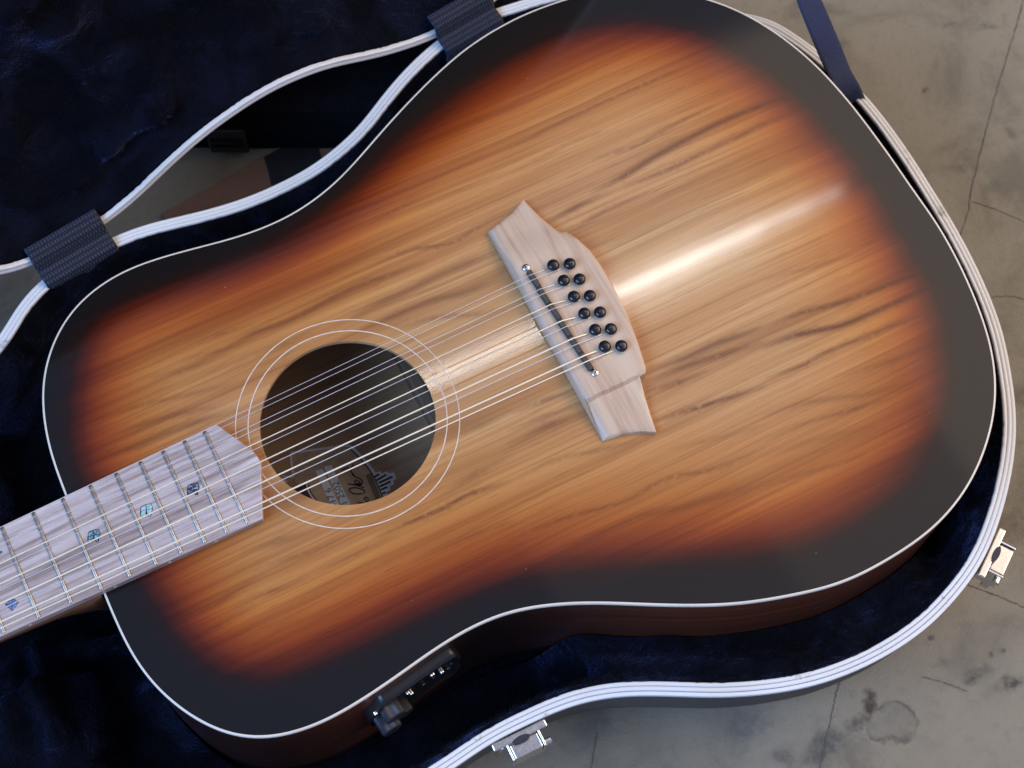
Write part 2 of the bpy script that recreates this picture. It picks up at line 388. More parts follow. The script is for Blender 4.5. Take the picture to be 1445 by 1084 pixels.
# ------------------------------------------------------------------ outlines (mm)
UP = [(91, 697), (72.2, 647), (62.3, 604.8), (58.5, 572.4), (58.7, 540), (60.5, 526.6), (66.8, 501.7), (77.2, 474.3), (94.7, 444.4), (117, 419.5), (144.5, 398.3), (174.4, 380.9), (211.8, 366.7), (249, 356), (286.5, 346), (323.9, 336.8), (360, 325), (392, 312), (425, 294), (459, 269), (484.6, 245.4), (514.5, 211.8), (546.8, 174.4), (579.2, 139.5), (609, 109.6), (639, 82.2), (671, 57.3), (720, 28.6), (752.4, 13.7), (792, 0)]
LOW = [(1117.4, 61), (1159.7, 98.4), (1204.6, 149.5), (1234.5, 189.3), (1262, 226.7), (1290.5, 269.5), (1311.7, 297.4), (1334, 332.3), (1359, 379.6), (1376.5, 419.5), (1394, 466.8), (1403.9, 509.2), (1406.6, 540), (1405.9, 572.4), (1398.9, 609.8), (1387.7, 644.6), (1369, 684.5), (1344, 719.4), (1311.7, 751.8), (1274.3, 778), (1223, 808), (1179.7, 826.7), (1129.8, 838.5), (1080, 848), (1031.4, 854), (969, 855.5), (906.8, 853.8), (844.6, 851.3), (794.7, 852.5), (750, 857.5), (720, 863.5), (683.9, 876.8), (641.5, 899.2), (596.7, 929), (559.3, 956.5), (514.5, 986.4), (472, 1012.5), (434.7, 1028.7), (397.4, 1040), (360, 1043.5), (336.3, 1041), (299, 1029), (261.6, 1007), (229.2, 981), (199.3, 947), (174.4, 904.7), (159.4, 869.8), (145.7, 837.4)]
MIDUP = [(122, 196.5), (141, 190), (158, 181), (174, 170), (188, 157), (199, 143), (208.5, 126)]
BODY = ccw(smooth(crm(np.vstack([xy(UP), MIDUP, xy(LOW)]), 420), 3, 2))
HOLE_C = np.array([-136.6, 1.8]); HOLE_R = 49.4
ang = np.linspace(0, 2 * np.pi, 128, endpoint=False)
def circ(c, r, n=128):
    a = np.linspace(0, 2 * np.pi, n, endpoint=False); return np.array(c)[:2] + r * np.stack([np.cos(a), np.sin(a)], 1)
ZR = -46.0     # height of the case rim
CU = [(0, 487), (15, 462), (32, 434), (60, 402), (110, 368), (167, 338), (212, 322), (249, 313), (299, 301), (350, 285), (392, 267), (435, 245), (472, 219), (509, 185.6), (534, 154), (559, 122), (584, 95), (614, 67), (660, 35), (706, 16), (750, 2.5)]
CR = [(1080, 29.5), (1117, 52), (1152, 77), (1199.6, 121), (1229.5, 153.5), (1259.4, 193), (1286.8, 233), (1309, 269), (1338, 316), (1370, 376), (1394, 431), (1409, 476), (1419, 529), (1423, 555), (1426, 604.8), (1419.5, 664.6), (1406, 719), (1391, 761.7), (1369, 804), (1329, 853), (1296.7, 883), (1254.4, 912), (1204.6, 937.5), (1154.7, 955.5), (1117, 964), (1080, 969.5), (1019, 973.7), (956.7, 972), (894.4, 971), (844.6, 976), (794.7, 989), (745, 1011), (720, 1023), (684, 1041.7), (634, 1076.6)]
CASE = np.vstack([xy(CU, ZR), [(124, 231), (150, 220), (168, 209), (185, 197), (203, 180), (218, 163)], xy(CR, ZR),
                  [(-190, -189), (-213, -192), (-240, -192), (-264, -186), (-290, -175), (-320, -160), (-350, -148), (-390, -138), (-450, -128), (-560, -118), (-650, -112), (-700, -112), (-830, -110), (-850, -95), (-855, 0), (-850, 95), (-830, 110), (-700, 112), (-650, 112), (-560, 118), (-450, 128), (-390, 132), (-350, 138), (-320, 148)]])
CASE = ccw(smooth(crm(CASE, 620), 2, 2))

# ------------------------------------------------------------------ setting
V, F = [(-4000, -4000, -ZF), (4000, -4000, -ZF), (4000, 4000, -ZF), (-4000, 4000, -ZF)], [(0, 1, 2, 3)]
floor = obj('floor', V, F, CONCRETE, None, kind='structure'); floor['org'] = [0., 0., -ZF]
def crack(uvs, wmm):
    P = crm(xy(uvs, -ZF), 60, False); P[:, 0] += RNG.normal(0, .22, 60); P[:, 1] += RNG.normal(0, .22, 60)
    T = np.gradient(P, axis=0); T /= np.linalg.norm(T, axis=1)[:, None]; N = np.stack([-T[:, 1], T[:, 0]], 1)
    wd = .75 * wmm * (.3 + .7 * RNG.random(60))[:, None]
    A, B = P + N * wd / 2, P - N * wd / 2
    Vv, Ff = loft([z3(A, -ZF + .4), z3(B, -ZF + .4)], False)
    o = obj('crack', Vv, [f[::-1] for f in Ff], CRACK, floor); return o
crack([(1448, -20), (1440, 17), (1412, 110), (1390, 190), (1371, 269), (1366, 300), (1354, 337), (1345, 372)], 1.3)
crack([(1370, 284), (1405, 296), (1440, 311), (1475, 330)], .9)
crack([(1190, 940), (1182, 972), (1170, 1025), (1157, 1084), (1140, 1150)], 1.3)
crack([(1355, 815), (1366, 825), (1400, 838), (1440, 855), (1480, 874)], 1.0)
crack([(1300, 955), (1330, 963), (1365, 976)], .8)
crack([(843, 1033), (838, 1060), (833, 1090)], .9)
crack([(1400, 420), (1425, 418), (1450, 424)], .8)

# ------------------------------------------------------------------ guitar
gorg = np.array([-30., 0., -108.])
G = root('acoustic_guitar', gorg, 'twelve string acoustic guitar with tobacco sunburst wood top lying in the open case', 'guitar')

STREAKS = []
def stk(tx, ty, pts, wpx, s): STREAKS.append((xy(tile(tx, ty, pts)), wpx / 4.014 / 2.45, s))
stk(720, 0, [(0, 840), (190, 740), (400, 640), (640, 530), (830, 450), (1000, 370)], 9, .55)
stk(720, 0, [(0, 980), (180, 900), (360, 800), (600, 740)], 14, .25)
stk(720, 0, [(480, 900), (700, 830), (870, 740), (1040, 655), (1180, 590)], 13, .55)
stk(720, 0, [(480, 1084), (640, 1000), (800, 900), (1000, 790), (1200, 690), (1445, 590), (1600, 540)], 26, .85)
stk(720, 0, [(650, 1060), (900, 960), (1100, 860), (1300, 770), (1445, 700), (1600, 650)], 18, .7)
stk(720, 270, [(180, 185), (220, 170), (330, 110), (450, 50), (540, 0)], 24, .9)
stk(720, 270, [(300, 230), (400, 190), (500, 130), (700, 40), (800, 0)], 16, .6)
stk(720, 270, [(400, 330), (700, 250), (1000, 130), (1300, 20)], 30, .22)
stk(720, 270, [(780, 1040), (820, 1010), (1000, 940), (1200, 850), (1445, 770)], 24, .8)
stk(720, 270, [(780, 1075), (1000, 990), (1200, 925), (1445, 850)], 20, .75)
stk(1080, 270, [(0, 880), (200, 810), (430, 760), (600, 690), (850, 580), (950, 540)], 22, 1.0)
stk(1080, 270, [(0, 780), (200, 690), (430, 630), (650, 550), (850, 470), (950, 430)], 16, .85)
stk(1080, 270, [(0, 1060), (200, 990), (350, 910), (600, 810), (800, 730), (900, 690)], 15, .8)
stk(1080, 270, [(0, 500), (300, 420), (600, 330)], 14, .35)
stk(1080, 270, [(400, 1060), (800, 930), (1000, 860)], 14, .4)
stk(1080, 540, [(0, 190), (250, 110), (550, 70), (800, 0)], 20, .4)
stk(1080, 540, [(0, 340), (200, 240), (500, 150), (700, 90)], 10, .55)
stk(1080, 540, [(0, 420), (300, 320), (600, 250)], 26, .3)
stk(1080, 540, [(0, 590), (200, 520), (450, 450), (700, 340)], 12, .35)
stk(720, 540, [(780, 50), (950, 0), (1100, -60)], 15, .9)
stk(720, 540, [(830, 215), (1000, 160), (1200, 100), (1445, 20)], 16, .9)
stk(720, 540, [(0, 180), (200, 100), (360, 40), (420, 10)], 18, .75)
stk(720, 540, [(0, 270), (200, 190), (430, 110)], 14, .6)
stk(720, 540, [(0, 350), (200, 250), (450, 165)], 26, .7)
stk(720, 540, [(0, 570), (250, 440), (560, 370), (800, 300)], 12, .4)
stk(720, 540, [(0, 890), (300, 770), (650, 670), (900, 540), (1150, 490), (1445, 360)], 11, .55)
stk(720, 540, [(300, 960), (700, 770), (1000, 700), (1445, 560)], 26, .4)
stk(720, 540, [(900, 380), (1150, 320), (1445, 240)], 14, .3)
stk(360, 270, [(-200, 900), (0, 800), (200, 730), (430, 610), (600, 530), (800, 460), (950, 400)], 16, .65)
stk(360, 270, [(560, 730), (650, 660), (850, 570), (1050, 470), (1250, 390), (1400, 330)], 34, .6)
stk(360, 270, [(700, 400), (900, 330), (1100, 295), (1250, 215), (1445, 110)], 12, .6)
stk(360, 270, [(600, 790), (800, 700), (1000, 620), (1200, 570), (1445, 460)], 26, .6)
stk(360, 270, [(800, 780), (1000, 720), (1300, 690), (1445, 640)], 14, .5)
stk(360, 270, [(600, 210), (860, 70), (1000, 10)], 12, .4)
stk(360, 270, [(0, 930), (200, 850), (330, 780)], 20, .5)
stk(360, 270, [(0, 1000), (120, 950), (250, 870)], 14, .5)
stk(360, 540, [(-60, 960), (0, 940), (200, 880), (350, 830)], 26, .55)
stk(360, 540, [(700, 870), (850, 800), (1050, 720), (1200, 640), (1445, 560)], 15, .8)
stk(360, 540, [(1050, 650), (1200, 550), (1445, 420)], 24, .5)
stk(360, 540, [(1100, 330), (1250, 260), (1445, 180)], 30, .4)
stk(360, 540, [(330, 1080), (600, 960), (800, 870)], 12, .45)
stk(360, 540, [(900, 1000), (1200, 880), (1445, 790)], 26, .3)
stk(0, 540, [(600, 300), (800, 240), (1000, 180), (1250, 130)], 20, .5)
stk(0, 540, [(520, 450), (750, 370), (960, 280), (1180, 200), (1330, 150)], 26, .65)
stk(0, 540, [(560, 210), (800, 130), (1100, 60), (1330, 0)], 14, .4)
stk(0, 270, [(1050, 970), (1250, 900), (1445, 830)], 15, .5)
stk(0, 270, [(800, 1060), (1050, 1010), (1300, 920)], 14, .4)
stk(0, 270, [(1100, 860), (1220, 820), (1445, 750)], 10, .4)
stk(0, 810, [(1050, 400), (1250, 280), (1445, 180)], 14, .45)
stk(0, 810, [(980, 270), (1200, 180), (1400, 60), (1500, 10)], 16, .5)
stk(360, 810, [(-100, 180), (0, 130), (180, 70), (330, 0)], 14, .55)
stk(360, 810, [(0, 420), (150, 300), (400, 200)], 24, .25)
stk(360, 540, [(0, 1060), (300, 960), (500, 880)], 14, .4)

MID = [(110, 565), (120, 494), (140, 457), (199, 424), (274, 400), (360, 370), (410, 343), (460, 308), (502, 272), (540, 230), (584, 192), (634, 152), (684, 115), (720, 94), (770, 67), (820, 49), (869, 39), (919, 39), (969, 49), (1019, 70), (1080, 111), (1120, 143), (1155, 179), (1190, 222), (1220, 262), (1243, 302), (1268, 345), (1292, 384), (1312, 424), (1326, 469), (1331, 519), (1328, 565), (1315, 612), (1292, 650), (1254, 692), (1192, 735), (1130, 760), (1080, 772), (1019, 779), (944, 784), (869, 790), (795, 797), (740, 804), (684, 819), (609, 849), (534, 885), (460, 920), (397, 944), (360, 950), (324, 944), (286, 922), (260, 892), (237, 860), (212, 825), (160, 740), (117, 650), (107, 615)]
MIDP = smooth(crm(xy(MID), 200), 2, 2)
hole = circ(HOLE_C, HOLE_R)
TOPB = offset(BODY, -1.15)
vs, fs = sheet(TOPB, [hole], (3.0, 1.5))
sb = obj('soundboard', z3(vs, 0), fs, BURST, G)
sd = polydist(vs, MIDP) * np.where(inside(vs, MIDP), 1, -1)
attr(sb, 'burst', sd)
sv = np.zeros(len(vs))
for P, wd, s in STREAKS:
    Q = crm(P, 24, False); L = np.linspace(0, 1, 24)
    d = polydist(vs, Q, False)
    e0 = np.linalg.norm(vs - Q[0], axis=1); e1 = np.linalg.norm(vs - Q[-1], axis=1)
    fade = np.clip(np.minimum(e0, e1) / 22, .0, 1)
    jit = 1 + .22 * vnoise(vs / np.array([60, 6]), 1, len(Q))
    sv = np.maximum(sv, s * np.exp(-(d / (wd * .70 * jit + .4)) ** 2) * (.25 + .75 * fade))
attr(sb, 'streak', sv)
# underside and hole wall of the soundboard
Vv, Ff = loft([z3(hole, -.02), z3(hole, -2.8)]); o = obj('soundhole_edge', Vv, Ff, INWOOD, G, True)
vs2, fs2 = sheet(offset(BODY, -2.2), [circ(HOLE_C, HOLE_R + .05)], (12, 12))
obj('soundboard_underside', z3(vs2, -2.8), fs2[:, ::-1], INWOOD, G)
# binding: cream strip round the edge
rb = [(-1.15, -2.6), (-1.15, .05), (-.3, .05), (0, -.25), (0, -2.6)]
Vv, Ff = loft([z3(offset(BODY, a), zz) for a, zz in rb]); o = obj('binding', Vv, [f[::-1] for f in Ff], BINDING, G); autosmooth(o, 50)
# sides
zs = [-2.6, -12, -30, -60, -90, -104, -108]
of = [-.15, -.15, -.15, -.15, -.15, -.3, -3]
Vv, Ff = loft([z3(offset(BODY, a), zz) for a, zz in zip(of, zs)])
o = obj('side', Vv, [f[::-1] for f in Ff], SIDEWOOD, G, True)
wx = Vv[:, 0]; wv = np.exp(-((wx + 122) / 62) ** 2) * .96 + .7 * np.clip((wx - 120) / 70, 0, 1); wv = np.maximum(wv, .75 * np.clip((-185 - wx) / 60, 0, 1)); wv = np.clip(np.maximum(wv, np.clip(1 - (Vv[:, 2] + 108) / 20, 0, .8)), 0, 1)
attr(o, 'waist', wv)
Vv, Ff = loft([z3(offset(BODY, -3), -2.8), z3(offset(BODY, -3), -104)]); obj('inner_side', Vv, Ff, INWOOD, G, True)
vs2, fs2 = sheet(offset(BODY, -2.9), [], (14, 14)); vb = z3(vs2, -108)
obj('back', vb, fs2[:, ::-1], SIDEWOOD, G)
obj('inner_back', z3(vs2, -100), fs2, INWOOD, G)
# rosette rings
for r, wd in ((62.9, .62), (55.9, .68)):
    Vv, Ff = loft([z3(circ(HOLE_C, r - wd / 2), .12), z3(circ(HOLE_C, r + wd / 2), .12)]); o = obj('rosette_ring', Vv, [f[::-1] for f in Ff], ROSETTE, G)
# braces inside, seen through the hole
zb = -100
p1, p2 = at([(535, 470), (612, 655)], zb)[:, :2]
tdir = (p2 - p1) / np.linalg.norm(p2 - p1); cpt = (p1 + p2) / 2; cpt = cpt + np.array([9, 0])
Vv, Ff = boxv([cpt[0], cpt[1], -94], [0, 1, 0], [-1, 0, 0], [0, 0, 1], 240, 9, 13); o = obj('back_brace', Vv, Ff, BRACEWOOD, G); bevel(o, 2)
Vv, Ff = boxv([-215, 0, -94], [0, 1, 0], [-1, 0, 0], [0, 0, 1], 230, 9, 13); o = obj('back_brace', Vv, Ff, BRACEWOOD, G); bevel(o, 2)

# maker's label glued inside, seen through the hole
def lab(pts): return [(370 + a / 7.225, 600 + b / 7.225) for a, b in pts]
lz = -99.6
LP = lab([(285, 282), (460, 258), (690, 228), (862, 196), (905, 225), (1000, 310), (1140, 490), (1250, 740), (1340, 1010), (1100, 1120), (640, 1180), (520, 960), (440, 760), (330, 560), (320, 520)])
LPm = xy(LP, lz)
label = obj('maker_label', *prism(ccw(LPm), lz - .3, lz), PAPER, G)
def lstrip(pts, wd, z, mat, name, n=40, closed=False):
    P = crm(xy(lab(pts), lz), n, closed) if len(pts) > 2 else np.linspace(*xy(lab(pts), lz), n)
    T = np.gradient(P, axis=0); T /= np.linalg.norm(T, axis=1)[:, None]; N = np.stack([-T[:, 1], T[:, 0]], 1)
    Vv, Ff = loft([z3(P + N * wd / 2, z), z3(P - N * wd / 2, z)], False)
    return obj(name, Vv, [f[::-1] for f in Ff], mat, label)
lstrip([(290, 285), (460, 262), (690, 232), (850, 205)], 1.5, lz + .1, PAPERWHITE, 'white_border')
lstrip([(850, 205), (905, 225), (1000, 310), (1140, 490), (1250, 740), (1330, 1000)], 1.7, lz + .12, PAPERWHITE, 'white_border')
lstrip([(880, 230), (985, 325), (1125, 505), (1232, 745), (1310, 1000)], .8, lz + .15, INK, 'black_line')
lstrip([(290, 285), (300, 400), (320, 525)], 1.2, lz + .1, PAPERWHITE, 'white_border')
lstrip([(320, 525), (270, 530), (205, 520)], 1.2, lz + .1, PAPERWHITE, 'white_border')
lstrip([(205, 520), (215, 565), (260, 575)], .8, lz + .1, PAPERWHITE, 'white_border')
lstrip([(1080, 500), (1160, 690), (1230, 900)], 3.6, lz + .05, PAPERBAND, 'brown_band')
MA = ccw(xy(lab([(300, 640), (450, 600), (480, 690), (560, 800), (640, 980), (500, 1040), (330, 800)]), lz))
obj('maroon_field', *prism(MA, lz, lz + .08), PAPERMAROON, label)
lstrip([(452, 600), (480, 690), (555, 800), (640, 980)], .8, lz + .14, PAPERWHITE, 'white_border')
lstrip([(470, 600), (497, 688), (572, 796), (655, 975)], .7, lz + .12, INK, 'black_line')
for pts in ([(545, 465), (615, 445), (800, 840), (850, 960), (770, 990), (715, 850)], [(630, 425), (705, 405), (905, 820), (950, 940), (880, 960), (815, 830)]):
    obj('serial_sticker', *prism(ccw(xy(lab(pts), lz)), lz, lz + .1), PAPERWHITE, label)
def text_mesh(body, size_mm, origin, right, up, z, name, mat, parent, shear=0.0):
    cu_ = bpy.data.curves.new('txt', 'FONT'); cu_.body = body; cu_.size = size_mm; cu_.resolution_u = 3; cu_.shear = shear
    to = bpy.data.objects.new('txt', cu_); me = bpy.data.meshes.new_from_object(to)
    v = np.array([list(a.co) for a in me.vertices]); f = [list(q.vertices) for q in me.polygons]
    bpy.data.objects.remove(to); bpy.data.curves.remove(cu_); bpy.data.meshes.remove(me)
    P = np.array(origin) + v[:, :1] * np.array(right) + v[:, 1:2] * np.array(up)
    return obj(name, z3(P, z), f, mat, parent)
def ldir(a, b):
    d = np.diff(xy(lab([a, b]), lz), axis=0)[0]; return d / np.linalg.norm(d)
rt = ldir((860, 830), (690, 430)); upv = np.array([-rt[1], rt[0]])
text_mesh('11 2502', 6.0, xy(lab([(895, 850)]), lz)[0], rt, upv, lz + .22, 'serial_writing', INK, label)
text_mesh('2-17 6', 6.0, xy(lab([(790, 860)]), lz)[0], rt, upv, lz + .22, 'serial_writing', INK, label)
# signature strokes
def ink(pts, r=.38):
    P = crm(np.array(xy(lab(pts), lz)), 30, False); return tube(z3(P, lz + .25), r, 5)
SIG = [ink([(1015, 700), (940, 700), (890, 670), (900, 645), (960, 640), (1040, 665), (1035, 700)]),
       ink([(1040, 640), (960, 615), (870, 600)]), ink([(870, 600), (1010, 615)]),
       ink([(1020, 610), (960, 560), (945, 590), (1010, 600), (1020, 570), (985, 540)]),
       ink([(985, 540), (940, 520), (930, 490)]), ink([(930, 520), (880, 440), (810, 460)]), ink([(900, 470), (925, 400)]),
       ink([(970, 790), (1090, 800)]), ink([(1090, 795), (1060, 770), (1040, 745), (1075, 740), (1085, 770)])]
obj('signature', *join(SIG), INK, label)
# stepped bars beside the label
bars = [((1145, 530), (1195, 500), 17), ((1165, 565), (1265, 505), 17), ((1185, 592), (1330, 525), 17), ((1195, 628), (1310, 575), 17), ((1210, 660), (1275, 632), 17), ((1225, 700), (1262, 685), 14)]
obj('bar_emblem', *prism(ccw(xy(lab([(1120, 505), (1200, 468), (1218, 492), (1272, 470), (1292, 492), (1345, 482), (1365, 545), (1335, 565), (1345, 605), (1305, 620), (1305, 665), (1270, 680), (1290, 740), (1245, 770)]), lz)), lz - .2, lz - .05), PAPERWHITE, label)
for a, b_, wd in bars:
    q = xy(lab([a, b_]), lz); tt = (q[1] - q[0]) / np.linalg.norm(q[1] - q[0]); nn = np.array([-tt[1], tt[0]]); wd_ = .62
    obj('emblem_bar', *prism(ccw(np.array([q[0] + nn * wd_, q[1] + nn * wd_, q[1] - nn * wd_, q[0] - nn * wd_])), lz - .05, lz + .18), INK, label)

# fretboard, neck
FZ = 6.0
def fw(x): return 30.9 - (31.3 - 24) * np.clip((-203 - x) / (655 - 203), 0, 1)
yc = -.2
FB = np.array([(-655, yc + 24), (-430, yc + fw(-430)), (-203.3, yc + 31.4), (-191.8, 8.5), (-190.6, 4.0), (-190.3, -1.0), (-202.6, yc - 31.0), (-430, yc - fw(-430)), (-655, yc - 24)])
FB = ccw(FB)
fbo = obj('fretboard', *prism(FB, .15, FZ), FRETWOOD, G); fix_normals(fbo); bevel(fbo, .7, 2)
SC = 648.0; dx = -6.9
# the fret mesh is shared: unit half width, scaled across
an = np.linspace(0, np.pi, 7)
prof = np.stack([1.05 * np.cos(an), .95 * np.sin(an)], 1)
rings = []
for yy, k in ((-1, .35), (-.985, .8), (-.96, 1), (.96, 1), (.985, .8), (1, .35)):
    rings.append(np.column_stack([prof[:, 0], np.full(7, yy * 30), prof[:, 1] * k]))
fv_, ff_ = loft(rings, False, False, False)
fm = bpy.data.meshes.new('fret'); fm.from_pydata((fv_ / 1000).tolist(), [], ff_); fm.materials.append(FRETMETAL); fm.polygons.foreach_set('use_smooth', [True] * len(fm.polygons))
bm = bmesh.new(); bm.from_mesh(fm); bmesh.ops.recalc_face_normals(bm, faces=bm.faces); bm.to_mesh(fm); bm.free()
for n in range(1, 21):
    x = -SC * 2 ** (-n / 12) + dx
    o = link('fret', fm, fbo); L0 = (np.array([x, yc, FZ]) - gorg) / 1000
    o.location = L0; o.scale = (1, (fw(x) - .7) / 30, 1)
obj('nut', *boxv([-656, yc, FZ - 1], [0, 1, 0], [-1, 0, 0], [0, 0, 1], 48, 5, 7), SADDLE, G)
# neck: half-round under the fretboard, with heel against the body
rings = []
for x, hw, dp in ((-650, 23, 15), (-500, 26, 17), (-360, 28.5, 20), (-325, 29.5, 30), (-305, 30, 60), (-297.5, 30, 88)):
    a = np.linspace(0, np.pi, 13); rings.append(np.column_stack([np.full(13, x), yc + hw * np.cos(a), .1 - dp * np.sin(a)]))
Vv, Ff = loft(rings, True, True, True); o = obj('neck', Vv, Ff, NECKWOOD, G, True); fix_normals(o)
HS = ccw(np.array([(-658, 23), (-680, 34), (-860 + 40, 36), (-836, 20), (-836, -20), (-820, -36), (-680, -34), (-658, -23)]))
Vv, Ff = prism(HS, -14, 1); Vv[:, 2] += (Vv[:, 0] + 658) * .2; obj('headstock', Vv, Ff, NECKWOOD, G)
# shell inlays
def shellmat(name, a, b_, c):
    t = NT(name); n = t.noise(420, 4, None, .6, 2.0)
    return t.out(Base_Color=t.ramp(n, [(.32, a), (.5, b_), (.66, c)]), Roughness=.2, Coat_Weight=.6, Coat_Roughness=.08)
SH = [shellmat('teal_shell', (.02, .04, .06), (.10, .20, .24), (.42, .60, .62)), shellmat('mint_shell', (.16, .32, .30), (.36, .56, .52), (.52, .70, .66)),
      shellmat('dark_shell', (.010, .012, .03), (.035, .04, .09), (.45, .52, .56)), shellmat('blue_shell', (.05, .06, .16), (.12, .18, .38), (.36, .50, .62))]
def inlay(uv, k, flip):
    c = xy([uv], FZ)[0]; q = []
    base = [[(-4, -.2), (-.4, .4), (-.6, 3.6), (-3.2, 2.6)], [(0, .6), (3.9, .9), (2.9, 4.1), (-.1, 3.7)], [(-3.6, -.6), (-.6, 0), (-1.0, -3.9), (-4.1, -3.4)], [(0, .1), (3.6, .4), (3.0, -2.0), (.6, -2.6)], [(.9, -3.0), (2.2, -2.6), (2.4, -4.6), (1.5, -4.4)]]
    if k == 3: base = [[(-4.2, 0), (0, .2), (.2, 3.9)], [(.3, .1), (4.0, .4), (.5, 3.8)], [(-4.0, -.4), (-.1, -.2), (0, -4.6)], [(.3, -.2), (3.6, .1), (.4, -4.4)]]
    if k == 2: base = [[(-4, .6), (3.4, 1.6), (2.6, 4.2), (-3.0, 3.4)], [(-4.2, -.5), (3.5, 1.2), (3.8, .0), (-4.0, -1.6)], [(-4.0, -2.0), (3.4, -.6), (1, -2.6), (-3.8, -3.6)], [(.9, -3.0), (2.2, -2.6), (2.4, -4.6), (1.5, -4.4)]]
    if flip: base = [[(-a, b_) for a, b_ in s] for s in base]
    ca, sa = math.cos(-.35), math.sin(-.35); parts = []
    hull = np.array([(-4.3, .2), (-3.3, 3.1), (-.2, 4.1), (3.1, 4.3), (4.1, .7), (3.2, -2.2), (2.6, -4.7), (1.2, -4.6), (-.2, -2.8), (-1.0, -4.1), (-4.4, -3.6)] if k != 3 else [(-4.5, 0), (.2, 4.2), (4.3, .4), (.1, -4.9)]) * [-.85 if flip else .85, .85]
    filler = prism(ccw(np.stack([c[0] + hull[:, 0] * ca - hull[:, 1] * sa, c[1] + hull[:, 0] * sa + hull[:, 1] * ca], 1)), FZ - .2, FZ + .03)
    for s in base:
        P = np.array([(c[0] + .82 * (a * ca - b_ * sa), c[1] + .82 * (a * sa + b_ * ca)) for a, b_ in s]); parts.append(prism(ccw(P), FZ - .2, FZ + .06))
    io = obj('inlay', *filler, INK, fbo); obj('shell_pieces', *join(parts), SH[k], io)
inlay((133, 756), 0, False); inlay((207, 720), 1, False); inlay((273, 690), 2, False); inlay((17, 852), 3, False); inlay((-6, 780), 3, True)
for uv in ((45, 888), (163, 829), (240, 794), (305, 763)):
    p = at([uv], 4.2)[0]; y0 = yc - fw(p[0]) - .12
    Vv, Ff = tube([(p[0], y0 + .3, 3.4), (p[0], y0 - .05, 3.4)], 1.0, 10); obj('side_dot', Vv, Ff, BINDING, fbo)

# bridge
BT = 8.0
BR = [(739, 278), (762, 303), (786, 325), (791, 328), (800, 327), (816, 339), (832, 354), (848, 376), (864, 403), (876, 425), (887, 450), (895, 470), (902, 490), (911, 520), (911, 526), (903, 530), (910, 555), (918, 580), (927, 606), (905, 605), (880, 608), (852, 618), (770, 470), (688, 322), (704, 311), (722, 298)]
BRm = ccw(xy(BR, BT - 1))
vs3, fs3 = sheet(BRm, [], (1.6, 1.6), .15)
ya = np.abs(vs3[:, 1] + .3)
def sst(a, b_, x): q = np.clip((x - a) / (b_ - a), 0, 1); return q * q * (3 - 2 * q)
edge = polydist(vs3, BRm)
hz = np.where(vs3[:, 1] < 0, 5.4 + 2.9 * sst(50.6, 48.6, ya), 5.6 + 2.7 * sst(64, 42, ya)) - 1.6 * sst(52, 82, ya)
front = np.clip((vs3[:, 0] + 14) / 6.0, 0, 1)
hz = hz - 2.6 * (1 - front) ** 2 - .8 * np.clip(1 - edge / 1.2, 0, 1)
Vt = z3(vs3, 0); Vt[:, 2] = hz
nb = len(BRm); skirt = z3(BRm, .1)
# boundary vertices come first in the sheet
F3 = [tuple(f) for f in fs3]; k = len(Vt)
Vall = np.vstack([Vt, skirt]); F3 += [(i, k + i, k + (i + 1) % nb, (i + 1) % nb) for i in range(nb)]
bridge = obj('bridge', Vall, F3, BRIDGEWOOD, G); fix_normals(bridge); autosmooth(bridge, 42)
s0, s1 = at([(745.5, 383), (835, 522)], 9.4)
sdv = (s1 - s0); sl = np.linalg.norm(sdv); sdv /= sl; sn = np.array([-sdv[1], sdv[0], 0])
nseg = 6
for i in range(nseg):
    a0, a1 = s0 + sdv * sl * i / nseg, s0 + sdv * sl * (i + 1) / nseg
    c = (a0 + a1) / 2; c[2] = 9.0 + RNG.uniform(-.15, .15)
    o = obj('saddle_piece', *boxv(c + sn * RNG.uniform(-.3, .3), sdv, sn, [0, 0, 1], sl / nseg - .04, 3.3, 3.0), SADDLE, bridge); bevel(o, .35, 2)
for uv in ((742.3, 377.5), (839.5, 526)):
    p = at([uv], 8.9)[0]
    an = np.linspace(0, 2 * np.pi, 20, endpoint=False)
    prs = [(2.2, -1.2), (2.2, .1), (1.9, .45), (1.2, .62), (.01, .68)]
    Vv, Ff = loft([np.column_stack([p[0] + r * np.cos(an), p[1] + r * np.sin(an), np.full(20, p[2] + zz)]) for r, zz in prs]); s_ = obj('saddle_screw', Vv, Ff, CHROME, bridge, True); fix_normals(s_)
    for aa in (.4, .4 + math.pi / 2):
        ax = np.array([math.cos(aa), math.sin(aa), 0]); ay = np.array([-ax[1], ax[0], 0])
        obj('screw_slot', *boxv(p + np.array([0, 0, .62]), ax, ay, [0, 0, 1], 2.2, .45, .2), DARKHOLE, s_)
# bridge pins: shared mesh
an = np.linspace(0, 2 * np.pi, 28, endpoint=False)
prs = [(2.6, -4.5), (2.6, -2.6), (3.25, -2.3), (3.6, -1.5), (3.62, -.9), (3.35, -.1), (2.7, .55), (1.5, .95), (.02, 1.05)]
Vv, Ff = loft([np.column_stack([r * np.cos(an), r * np.sin(an), np.full(28, zz)]) for r, zz in prs])
pm = bpy.data.meshes.new('bridge_pin'); pm.from_pydata((Vv / 1000).tolist(), [], Ff); pm.materials.append(BLACKPLASTIC); pm.polygons.foreach_set('use_smooth', [True] * len(pm.polygons))
bm = bmesh.new(); bm.from_mesh(pm); bmesh.ops.recalc_face_normals(bm, faces=bm.faces); bm.to_mesh(pm); bm.free()
PINS = at([(781, 373), (804, 371), (795.5, 394.6), (817.7, 392.8), (809.7, 417.5), (832.4, 416.2), (824.6, 441.4), (847, 439.4), (839.8, 464.3), (862.5, 463.3), (853.5, 488), (877.2, 487.2)], 11.6)
